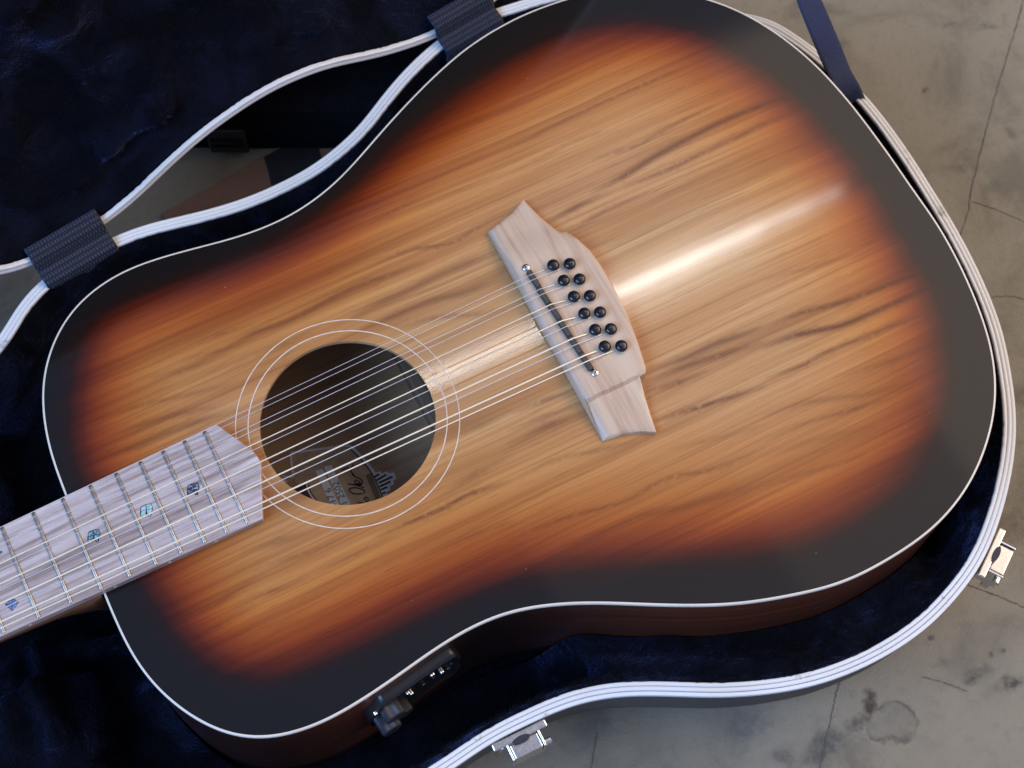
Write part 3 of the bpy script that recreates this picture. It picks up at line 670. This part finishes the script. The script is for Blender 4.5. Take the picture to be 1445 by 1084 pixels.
for p in PINS:
    o = link('bridge_pin', pm, bridge); o.location = (p - gorg) / 1000; o.rotation_euler = (RNG.uniform(-.06, .06), RNG.uniform(-.06, .06), 0)

# strings: (y at saddle, y at nut, radius, wound, pin)
YS = [(32.6, 20.5, .15, 0), (29.2, 18.4, .15, 0), (22.0, 13.2, .18, 0), (18.6, 10.2, .18, 0), (10.6, 4.6, .30, 1), (7.6, 1.6, .17, 0), (-1.4, -4.6, .36, 1), (-5.6, -7.0, .20, 0), (-14.0, -12.6, .43, 1), (-18.0, -14.8, .22, 0), (-26.3, -19.6, .46, 1), (-30.0, -22.4, .34, 1)]
for i, (ysd, ynt, r, wound) in enumerate(YS):
    # saddle line x at this y
    tt = (ysd - s0[1]) / (s1[1] - s0[1]); xs = s0[0] + (s1[0] - s0[0]) * tt
    pin = PINS[i]
    r *= 1.15
    P = [(-656, ynt, 9.0 + r), (-430, ynt + (ysd - ynt) * 226 / 650, 9.6 + r), (-203, ynt + (ysd - ynt) * 453 / 650, 10.1 + r), (xs - 2, ysd + .02, 10.55 + r), (xs + .8, ysd, 10.5 + r)]
    e = np.array([pin[0] - 3.4, pin[1] + (ysd - pin[1]) * .2, 8.6]); a = np.array(P[-1])
    if wound or i < 4: P += [tuple(a * .5 + e * .5 + np.array([0, 0, .1])), tuple(e), tuple(e + np.array([1.2, 0, -1.0]))]
    else: P += [tuple(a * .5 + e * .5 - np.array([0, 0, .3])), tuple(e), tuple(e + np.array([1.2, 0, -1.0]))]
    Vv, Ff = tube(np.array(P), r, 8); obj('string', Vv, Ff, BRONZE if wound else STEEL, G, True)

# specks of dust on the finish
pts = []
for _ in range(60):
    q = BODY[RNG.integers(len(BODY))] * RNG.uniform(.15, .95); r = RNG.uniform(.12, .38); a = RNG.uniform(0, 6.28)
    if np.linalg.norm(q - HOLE_C) < HOLE_R + 2 or q[0] < -185: continue
    if not inside(q[None], TOPB)[0]: continue
    c_, s_ = math.cos(a) * r, math.sin(a) * r
    pts.append((np.array([[q[0] + c_, q[1] + s_, .1], [q[0] - s_ * .5, q[1] + c_ * .5, .1], [q[0] - c_, q[1] - s_, .1], [q[0] + s_ * .5, q[1] - c_ * .5, .1], [q[0], q[1], .3]]), [(0, 1, 4), (1, 2, 4), (2, 3, 4), (3, 0, 4)]))
obj('dust_specks', *join(pts), BINDING, G, kind='stuff')

# preamp panel on the near side of the body
q0 = xy([(519, 1012)], -25)[0]; q1 = xy([(652, 926)], -25)[0]
i0 = np.linalg.norm(BODY - q0, axis=1).argmin(); i1 = np.linalg.norm(BODY - q1, axis=1).argmin()
ia, ib = sorted((i0, i1))
idx = np.arange(ia, ib + 1); PB = BODY[idx]; PN = normals(BODY)[idx]
if i0 > i1: PB = PB[::-1]; PN = PN[::-1]
u_ = np.linspace(0, 1, len(PB)); PB = crm(PB, 30, False); PN = crm(PN, 30, False); u_ = np.linspace(0, 1, 30)
zt = -15 - 14 * np.clip((.16 - u_) / .16, 0, 1) - 12 * np.clip((u_ - .93) / .07, 0, 1) ** 2
zbm = -62 + 10 * np.clip((.10 - u_) / .10, 0, 1) + 10 * np.clip((u_ - .93) / .07, 0, 1)
def prow(off, zz): P = PB + PN * off; return np.column_stack([P, zz])
rg = [prow(-.1, zt), prow(3.4, zt - .3), prow(5.0, zt - 2.0), prow(5.2, zt - 6.0), prow(3.2, zt - 8.5), prow(3.2, zbm + 4), prow(4.6, zbm + 2), prow(2, zbm), prow(-.1, zbm)]
Vv, Ff = loft(rg, False); n_ = 30
Ff += [tuple(r * n_ for r in range(9)), tuple(r * n_ + n_ - 1 for r in range(9))[::-1]]
pre = obj('preamp_panel', Vv, Ff, PREAMP, G); fix_normals(pre); autosmooth(pre, 50)
def side_cyl(name, uu, z, r, h0, h1, mat, n=24, par=None):
    k = int(uu * 29); c = PB[k]; nn = np.array([*PN[k], 0]); nn /= np.linalg.norm(nn); base = np.array([c[0], c[1], z])
    tt = np.cross(nn, [0, 0, 1]); a = np.linspace(0, 2 * np.pi, n, endpoint=False)
    ringf = lambda rr, h: base + nn * h + rr * (np.cos(a)[:, None] * tt + np.sin(a)[:, None] * np.array([0, 0, 1.]))
    Vv, Ff = loft([ringf(r, h0), ringf(r, h1 - .8), ringf(r * .9, h1), ringf(.01, h1)]); o = obj(name, Vv, Ff, mat, par or pre); fix_normals(o); autosmooth(o, 40); return o
side_cyl('volume_knob', .24, -31, 6.2, 2, 12, KNOB); side_cyl('tone_knob', .17, -46, 6.2, 2, 14, KNOB); side_cyl('tone_knob', .33, -48, 5.6, 2, 10, KNOB)
for uu, z, r in ((.70, -27, 1.8), (.80, -36, 1.7), (.60, -34, 1.2), (.42, -29, 1.5), (.47, -36, 1.5), (.90, -30, 1.1), (.87, -36, 1.3), (.72, -34, 1.0)):
    side_cyl('button', uu, z, r, 3, 5.4, CHROME if r > 1.45 else BLACKPLASTIC, 12)
side_cyl('corner_screw', .10, -24, 1.3, 4, 5.8, CHROME, 12)

# ------------------------------------------------------------------ guitar case
corg = np.array([-100., 0., -ZF])
K = root('guitar_case', corg, 'open black guitar case with white piping and navy plush lining under the guitar', 'guitar case')
outer = CASE
rgs = [(3.2, ZR - 2.5), (3.4, ZR - 8), (1.5, ZR - 40), (-3, ZR - 66), (-11, ZR - 81), (-22, -ZF + 4)]
Vv, Ff = loft([z3(offset(outer, a), zz) for a, zz in rgs], True, False, False)
nC = len(outer); vsb, fsb = sheet(offset(outer, -22), [], (25, 25)); kk = len(Vv)
Vv = np.vstack([Vv, z3(vsb, -ZF + 4)]); Ff = [f[::-1] for f in Ff] + [tuple(int(i) + kk for i in f[::-1]) for f in fsb]
obj('case_shell', Vv, Ff, VINYL, K, True)
# piping: three white beads with dark seams between
def strip_profile(P, c0, wd, zt_, ht, rough_in=0.0, seed=0):
    r = np.random.default_rng(seed)
    nick = np.zeros(len(P))
    if rough_in:
        nick = np.clip(vnoise(np.column_stack([np.arange(len(P)) * .9, np.zeros(len(P))]), 1, seed), .25, 1) - .25
        nick = nick * rough_in
    rr = [z3(offset(P, c0 - wd / 2 + nick), zt_ - ht), z3(offset(P, c0 - wd / 2 + nick), zt_ - .5), z3(offset(P, c0 - wd / 2 + .45 + nick * .6), zt_), z3(offset(P, c0 + wd / 2 - .45), zt_), z3(offset(P, c0 + wd / 2), zt_ - .5), z3(offset(P, c0 + wd / 2), zt_ - ht)]
    return loft(rr)
CD = crm(CASE, 1500)
for c0, wd, zt_, ri, sd_ in ((-2.75, 2.4, ZR + .4, .5, 3), (-.05, 2.45, ZR + .2, 0, 0), (2.65, 2.45, ZR - .6, 0, 0)):
    Vv, Ff = strip_profile(CD, c0, wd, zt_, 3.0, ri, sd_); o = obj('piping', Vv, [f[::-1] for f in Ff], PIPING, K); autosmooth(o, 60)
Vv, Ff = loft([z3(offset(CD, -4.2), ZR - 1.3), z3(offset(CD, 4), ZR - 1.5)]); obj('piping_seam', Vv, [f[::-1] for f in Ff], DARKHOLE, K)
# lining as one padded surface
LIN = offset(CASE, -4.2)
vs4, fs4 = sheet(LIN, [offset(BODY, .8)], (3.6, 3.6), .3, 5)
dr = polydist(vs4, LIN); dg = polydist(vs4, BODY); ing = inside(vs4, BODY)
wall = sst(3, 16, dr)
zl = ZR - 2 - 5 * sst(0, 6, dr)
deep = -126 + 3 * vnoise(vs4, .05, 3)
# firm bolster along the near side of the body
bol = sst(-96, -66, vs4[:, 0] + .25 * (vs4[:, 1] + 150)) * sst(175, 120, vs4[:, 0]) * (vs4[:, 1] < 0)
bz = -57 - 9 * sst(0, 1, dr / (dr + dg + 1e-6)) + 2.5 * vnoise(vs4, .045, 8) + 5 * np.exp(-((dr - 10) / 9) ** 2)
bz = np.where(ing & (dg > 1.5), -126, bz)
zz = zl * (1 - wall) + deep * wall
zz = zz * (1 - bol) + np.where(ing & (dg > 1.5), deep, np.maximum(bz, zz)) * bol
# pads beside the neck
nk = sst(-330, -352, vs4[:, 0] + 6 * vnoise(vs4, .03, 9))
pad = -84 + 5 * vnoise(vs4, .022, 12) + 3 * vnoise(vs4, .06, 13) - 34 * sst(34, 24, np.abs(vs4[:, 1]))
zz = zz * (1 - nk) + np.maximum(zz, pad) * nk
def ridge(uvs, z, amp, wd):
    P = crm(xy(uvs, z), 30, False); return amp * np.exp(-(polydist(vs4, P, False) / wd) ** 2)
zz = zz + ridge([(40, 905), (48, 930), (46, 960), (58, 990), (75, 1020), (78, 1050)], -80, 13, 5.5)
zz = zz + ridge([(50, 905), (85, 893), (125, 895), (165, 890)], -90, 20, 7) + ridge([(0, 930), (12, 990), (20, 1060)], -85, 9, 7)
zz = zz + ridge([(215, 975), (250, 1005), (275, 1040)], -110, 22, 9)
zz = np.where(dr < 1e-3, ZR - 1.5, zz)
obj('case_lining', z3(vs4, 0) + np.column_stack([np.zeros((len(vs4), 2)), zz]), fs4, PLUSHC, K, True)
LINV = z3(vs4, 0); LINV[:, 2] = zz
vs6, fs6 = sheet(offset(BODY, 4), [], (20, 20)); obj('lining_base', z3(vs6, -129), fs6, PLUSHC, K)

def fibres(V, F, n, length, mask, seed, lean, width=.16):
    r = np.random.default_rng(seed)
    F = F[mask[F].all(1)]; a, b_, c = V[F[:, 0]], V[F[:, 1]], V[F[:, 2]]
    nr = np.cross(b_ - a, c - a); ar = np.linalg.norm(nr, axis=1); nr /= ar[:, None] + 1e-12
    k = r.choice(len(F), n, p=ar / ar.sum()); u = r.random(n); v = r.random(n); s = u + v > 1; u[s] = 1 - u[s]; v[s] = 1 - v[s]
    P = a[k] + (b_ - a)[k] * u[:, None] + (c - a)[k] * v[:, None]; N = nr[k]
    th = 2.6 * vnoise(P[:, :2] + lean, .028, seed) + .9 * vnoise(P[:, :2], .11, seed + 1) + r.normal(0, .35, n)
    T = np.stack([np.cos(th), np.sin(th), np.zeros(n)], 1); T -= N * (T * N).sum(1)[:, None]
    tilt = .75 + .55 * vnoise(P[:, :2], .05, seed + 2)
    D = N * 1.0 + T * tilt[:, None] + r.normal(0, .15, (n, 3)); D /= np.linalg.norm(D, axis=1)[:, None]
    S = np.cross(D, r.normal(0, 1, (n, 3))); S /= np.linalg.norm(S, axis=1)[:, None]
    L = length * r.uniform(.6, 1.15, n)[:, None]
    Vv = np.stack([P - S * width - N * .2, P + S * width - N * .2, P + D * L], 1).reshape(-1, 3)
    return Vv, np.arange(3 * n).reshape(-1, 3)
msk = (vs4[:, 0] > -430) & ~(ing & (dg > 6))
Vv, Ff = fibres(LINV, fs4, 80000, 3.2, msk, 21, 0, .13)
obj('plush_pile', Vv, Ff, PILEC, K, kind='stuff')

# latches
def latch(uv, flip, lab_):
    c0 = xy([uv], ZR - 4)[0]; k = np.linalg.norm(CD - c0, axis=1).argmin()
    nn = normals(CD)[k]; nn = np.array([nn[0], nn[1], 0]); tt = np.array([-nn[1], nn[0], 0]) * flip; up = np.array([0, 0, 1.])
    base = np.array([CD[k][0], CD[k][1], ZR - 3.0]) + nn * 4.6
    def part(name, a, b_, z, sa, sb_, sz, mat, par, bv=.5):
        o = obj(name, *boxv(base + tt * a + nn * b_ + up * z, tt, nn, up, sa, sb_, sz), mat, par); fix_normals(o); return bevel(o, bv, 2)
    plate = part('latch', 0, 2.2, -.6, 33, 4.4, 2.0, CHROME, K, .8); plate['label'] = lab_
    part('back_plate', 0, .8, -16, 24, 1.2, 30, CHROME, plate, .3)
    part('lever', 1, 9.0, -9.0, 17, 8.5, 16, CHROME, plate, .7)
    part('lever_flange', -8.6, 7.0, -10, 1.2, 13, 20, CHROME, plate, .3)
    part('lever_flange', 10.6, 7.0, -10, 1.2, 13, 20, CHROME, plate, .3)
    part('lever_foot', 1, 9.5, -23, 19, 5, 13, CHROME, plate, .8)
    a = np.linspace(0, 2 * np.pi, 24, endpoint=False); ctr = base + tt * 0 + nn * 4.6 + up * .75
    P = ctr + np.cos(a)[:, None] * tt * 5.2 + np.sin(a)[:, None] * nn * 1.9
    Vv, Ff = loft([P, P + up * .35], True, True, True); o = obj('hook_slot', Vv, Ff, DARKHOLE, plate); fix_normals(o)
    Vv, Ff = tube([base + tt * 11 + nn * 11.5 - up * 3, base + tt * 15 + nn * 11.5 - up * 3, base + tt * 15.05 + nn * 11.5 - up * 3], [2.2, 2.2, .1], 16); o = obj('roller_pin', Vv, Ff, CHROME, plate); fix_normals(o); autosmooth(o)
    Vv, Ff = tube([base - tt * 13 + nn * 2 - up * 3, base - tt * 13 + nn * 3.6 - up * 3], [1.6, 1.2], 12); obj('rivet', Vv, Ff, CHROME, plate)
    Vv, Ff = tube([base - tt * 11 + nn * 1 - up * 9, base - tt * 11 + nn * 3.6 - up * 9], [1.8, 1.2], 12); obj('rivet', Vv, Ff, CHROME, plate)
latch((727, 1030), 1, 'nickel drawbolt latch at the bottom edge of the case')
latch((1397, 779), -1, 'nickel drawbolt latch at the right end of the case')

# ------------------------------------------------------------------ lid, hinged along the far side
HA, HB = at([(102, 355), (655, 33)], ZR + 1)
he = (HB - HA) / np.linalg.norm(HB - HA); hn = np.array([-he[1], he[0], 0]); AL = math.radians(77)
hu = math.cos(AL) * hn + math.sin(AL) * np.array([0, 0, 1]); hw_ = math.sin(AL) * hn - math.cos(AL) * np.array([0, 0, 1])
def lidp(P, wv_): return HA + P[:, :1] * he + P[:, 1:2] * hu + np.broadcast_to(np.asarray(wv_, float), len(P))[:, None] * hw_
rel = np.column_stack([CASE, np.full(len(CASE), ZR + 1)]) - HA
LID = ccw(np.stack([rel @ he, -(rel @ hn)], 1))
lid = bpy.data.objects.new('lid', None); C.objects.link(lid); lid.parent = K; lid.location = (0, 0, 0)
LDEP = 72
Vv, Ff = loft([lidp(offset(LID, a), wv_) for a, wv_ in ((3.4, 1.5), (3.6, 8), (2.6, 40), (-2, 62), (-12, 76), (-24, 80))]); kk = len(Vv)
vsb, fsb = sheet(offset(LID, -24), [], (25, 25)); Vv = np.vstack([Vv, lidp(vsb, 80)]); Ff += [tuple(int(i) + kk for i in f) for f in fsb]
o = obj('lid_shell', Vv, Ff, VINYL, lid, True); fix_normals(o)
LD = crm(LID, 1500)
def lstripp(c0, wd, w0, ht, ri, sd_):
    nick = np.zeros(len(LD))
    if ri: nick = ri * (np.clip(vnoise(np.column_stack([np.arange(len(LD)) * 1.7, np.zeros(len(LD))]), 1, sd_), 0, 1)) + .35 * RNG.random(len(LD))
    return loft([lidp(offset(LD, c0 - wd / 2 + nick), w0 + ht), lidp(offset(LD, c0 - wd / 2 + nick), w0 + .5), lidp(offset(LD, c0 - wd / 2 + .45 + nick), w0), lidp(offset(LD, c0 + wd / 2 - .45), w0), lidp(offset(LD, c0 + wd / 2), w0 + .5), lidp(offset(LD, c0 + wd / 2), w0 + ht)])
for c0, wd, w0, ri, sd_ in ((-2.0, 2.7, -.6, .4, 7), (.9, 2.7, -.2, 0, 0)):
    Vv, Ff = lstripp(c0, wd, w0, 3, ri, sd_); o = obj('lid_piping', Vv, Ff, PIPING, lid); fix_normals(o); autosmooth(o, 60)
LL = offset(LID, -4.0)
vs5, fs5 = sheet(LL, [], (3.4, 3.4), .3, 6)
dl = polydist(vs5, LL)
dd = .3 + 58 * sst(-3, 25, dl) ** .9 + 10 * sst(30, 70, dl)
rg_ = np.exp(-((dl - 42 - 7 * vnoise(vs5, .018, 31)) / 12) ** 2)
dd = dd - 7 * rg_ * (.8 + .7 * vnoise(vs5, .03, 32)) - (6 * vnoise(vs5, .03, 33) + 2.0 * vnoise(vs5, .08, 34)) * sst(0, 14, dl)
rg2 = np.exp(-((dl - 20 - 8 * vnoise(vs5 + 77, .02, 35)) / 6) ** 2)
dd = dd - 13 * rg2 * sst(-.4, .6, vnoise(vs5, .015, 36))
dd0 = dd.copy()
def lidsd(uv, wv_):
    d = np.stack([(np.array(uv)[:, 0] - 722.5) / CAMF, (np.array(uv)[:, 1] - 542) / CAMF, np.ones(len(uv))], 1) @ CAMR
    t_ = ((HA + hw_ * wv_ - CAMC) @ hw_) / (d @ hw_); P = CAMC + d * t_[:, None] - HA
    return np.stack([P @ he, P @ hu], 1)
for uvs, am, wd in (([(-30, 250), (0, 245), (35, 236), (80, 222), (120, 205), (150, 180), (190, 150), (225, 115), (255, 85), (290, 62), (330, 42), (380, 20), (430, 5)], 16, 9.0),
                    ([(135, 180), (150, 160), (185, 138), (205, 128)], 8, 8), ([(0, 262), (40, 262), (85, 262), (95, 250)], 7, 8),
                    ([(0, 20), (20, 5), (40, -20)], 12, 8), ([(70, 45), (95, 35)], 8, 6)):
    wq = np.full(len(uvs), 40.)
    for _ in range(8):
        q = np.array([lidsd([u], w_)[0] for u, w_ in zip(uvs, wq)])
        wq = .5 * wq + .5 * np.array([dd0[np.argmin(((vs5 - p_) ** 2).sum(1))] for p_ in q])
    q = crm(q, 40, False); dd = dd - am * sst(5, 15, dl) * np.exp(-(polydist(vs5, q, False) / wd) ** 2)
LV = lidp(vs5, dd)
o = obj('lid_lining', LV, fs5, PLUSH, lid, True)
m5 = (vs5[:, 0] > -190) & (vs5[:, 0] < 420) & (vs5[:, 1] < 330)
Vv, Ff = fibres(LV, fs5[:, ::-1] if ((np.cross(LV[fs5[0, 1]] - LV[fs5[0, 0]], LV[fs5[0, 2]] - LV[fs5[0, 0]]) @ hw_) > 0) else fs5, 60000, 3.4, m5, 41, 50, .12)
obj('lid_plush_pile', Vv, Ff, PILE, lid, kind='stuff')

# hinge straps of woven webbing
def ribbon(name, rows, mat, parent, th=1.2, label=None):
    """rows: list of (n,3) arrays across; makes a strip with UVs and thickness"""
    n = len(rows[0]); V, F = loft(rows, False)
    o = obj(name, V, F, mat, parent, True, label=label)
    uvl = o.data.uv_layers.new(name='UVMap'); R_ = len(rows)
    for poly in o.data.polygons:
        for li in poly.loop_indices:
            vi = o.data.loops[li].vertex_index; uvl.data[li].uv = ((vi % n) / (n - 1), (vi // n) / (R_ - 1))
    m = o.modifiers.new('thick', 'SOLIDIFY'); m.thickness = th / 1000; m.offset = 0
    return o
def strap(uvc, ln, lab_):
    c = at([uvc], ZR + 1)[0]; s_ = (c - HA) @ he
    path = [hu * 16 + hw_ * 6, hu * 14.5 + hw_ * 1, hu * 12 - hw_ * 2.0, hu * 7 - hw_ * 2.6, hu * 1.5 - hn * 2 + np.array([0, 0, 1.6]), -hn * 6 + np.array([0, 0, 1.8]), -hn * 9 + np.array([0, 0, 1.6]), -hn * 12 + np.array([0, 0, .6]), -hn * 13 + np.array([0, 0, -6]), -hn * 13 + np.array([0, 0, -12])]
    path = crm(np.array(path), 26, False); rows = []
    cc_ = HA + he * s_
    for q in path:
        rows.append(np.array([cc_ + q + he * x for x in np.linspace(-ln / 2, ln / 2, 14)]))
    o = ribbon('hinge_strap', rows, WEBBING, K, 1.3, lab_)
strap((102, 355), 49, 'navy woven hinge strap nearer the neck'); strap((655, 33), 45, 'navy woven hinge strap at the top of the photo')
# lid stay ribbon
kq = np.argmin(np.abs(LID[:, 0] - 425) + 1e3 * (LID[:, 1] > 150)); q5 = lidp(LID[kq:kq + 1], -1)[0]
print('stay end', LID[kq], q5)
ctrl = np.vstack([at([(1226, 190)], -100), at([(1212, 164)], -66), at([(1196, 128)], -38), at([(1178, 88)], -30), at([(1160, 45)], -18), at([(1141, 0)], -6), at([(1112, -70)], 8), [q5]])
ctrl = crm(ctrl, 60, False); rows = []
for i, p in enumerate(ctrl):
    f = i / 59; tw = .15 + .25 * sst(.0, .5, np.array(f))
    T = ctrl[min(i + 1, 59)] - ctrl[max(i - 1, 0)]; T /= np.linalg.norm(T)
    a = np.array([.89, -.455, 0]) ; a -= T * (a @ T); a /= np.linalg.norm(a); b_ = np.cross(T, a)
    wdir = a * math.cos(tw * .9) + b_ * math.sin(tw * .9)
    rows.append(np.array([p + wdir * x for x in np.linspace(-8.2, 8.2, 8)]))
ribbon('stay_ribbon', rows, RIBBON, K, 1.0, 'blue woven ribbon that holds the lid')

# ------------------------------------------------------------------ things on the floor behind
bq = at([(255, 212), (420, 214), (600, 210)], -ZF)
bd = (bq[1] - bq[0]); bd /= np.linalg.norm(bd); bnrm = np.array([-bd[1], bd[0], 0])
borg = bq[0] + bd * 150 + bnrm * 60
B = root('black_bag', borg, 'flat black bag with glossy buckle on the floor, seen through gap between case and lid', 'bag')
rings = []
for zz_, ins in ((0, 2), (6, 0), (30, 0), (44, 5), (50, 16)):
    P = np.array([(-165 + ins, -60 + ins), (170 - ins, -60 + ins), (170 - ins, 60 - ins), (-165 + ins, 60 - ins)])
    P = crm(np.repeat(P, 1, 0) * 1.0, 64); P = smooth(P, 2); P = np.clip(P, [-165 + ins, -60 + ins], [170 - ins, 60 - ins])
    rings.append(borg + P[:, :1] * bd + P[:, 1:2] * bnrm + np.array([0, 0, zz_ + .3]))
Vv, Ff = loft(rings, True, True, True); o = obj('bag_body', Vv, Ff, BAG, B); fix_normals(o); autosmooth(o, 40)
bc = at([(322, 196)], -ZF + 18)[0]; bc = bc - bnrm * ((bc - borg) @ bnrm + 62.5)
o = obj('buckle', *boxv(bc, bd, bnrm, [0, 0, 1], 27, 5, 26), BLACKPLASTIC, B); bevel(o, 1.5, 3)
for dz in (-4, 3): obj('buckle_bar', *boxv(bc - bnrm * 3 + np.array([0, 0, dz]), bd, bnrm, [0, 0, 1], 22, 2.0, 2.2), BLACKPLASTIC, o)

BP = [(228, 301), (300, 262), (370, 220), (440, 181), (490, 157), (515, 138), (532, 118), (550, 100), (585, 85), (630, 78)]  # thin brown sheet on the floor with a black patch laid over it
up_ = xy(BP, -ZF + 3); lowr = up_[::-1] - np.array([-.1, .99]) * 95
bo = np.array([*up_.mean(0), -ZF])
bdo = root('brown_floor_sheet', bo, 'thin brown sheet with a black patch on the floor beside the case', 'board')
BPo = ccw(np.vstack([up_, lowr])); o = obj('sheet_body', *prism(BPo, -ZF + .6, -ZF + 3), BROWNSHEET, bdo); fix_normals(o)
TP = ccw(xy([(372, 222), (439, 183), (446, 196), (456, 232), (470, 300), (395, 330), (385, 270), (378, 240)], -ZF + 3.5)); o = obj('black_patch', *prism(TP, -ZF + 3.05, -ZF + 3.5), BLACKPATCH, bdo)

for o in bpy.data.objects:
    if 'org' in o: del o['org']
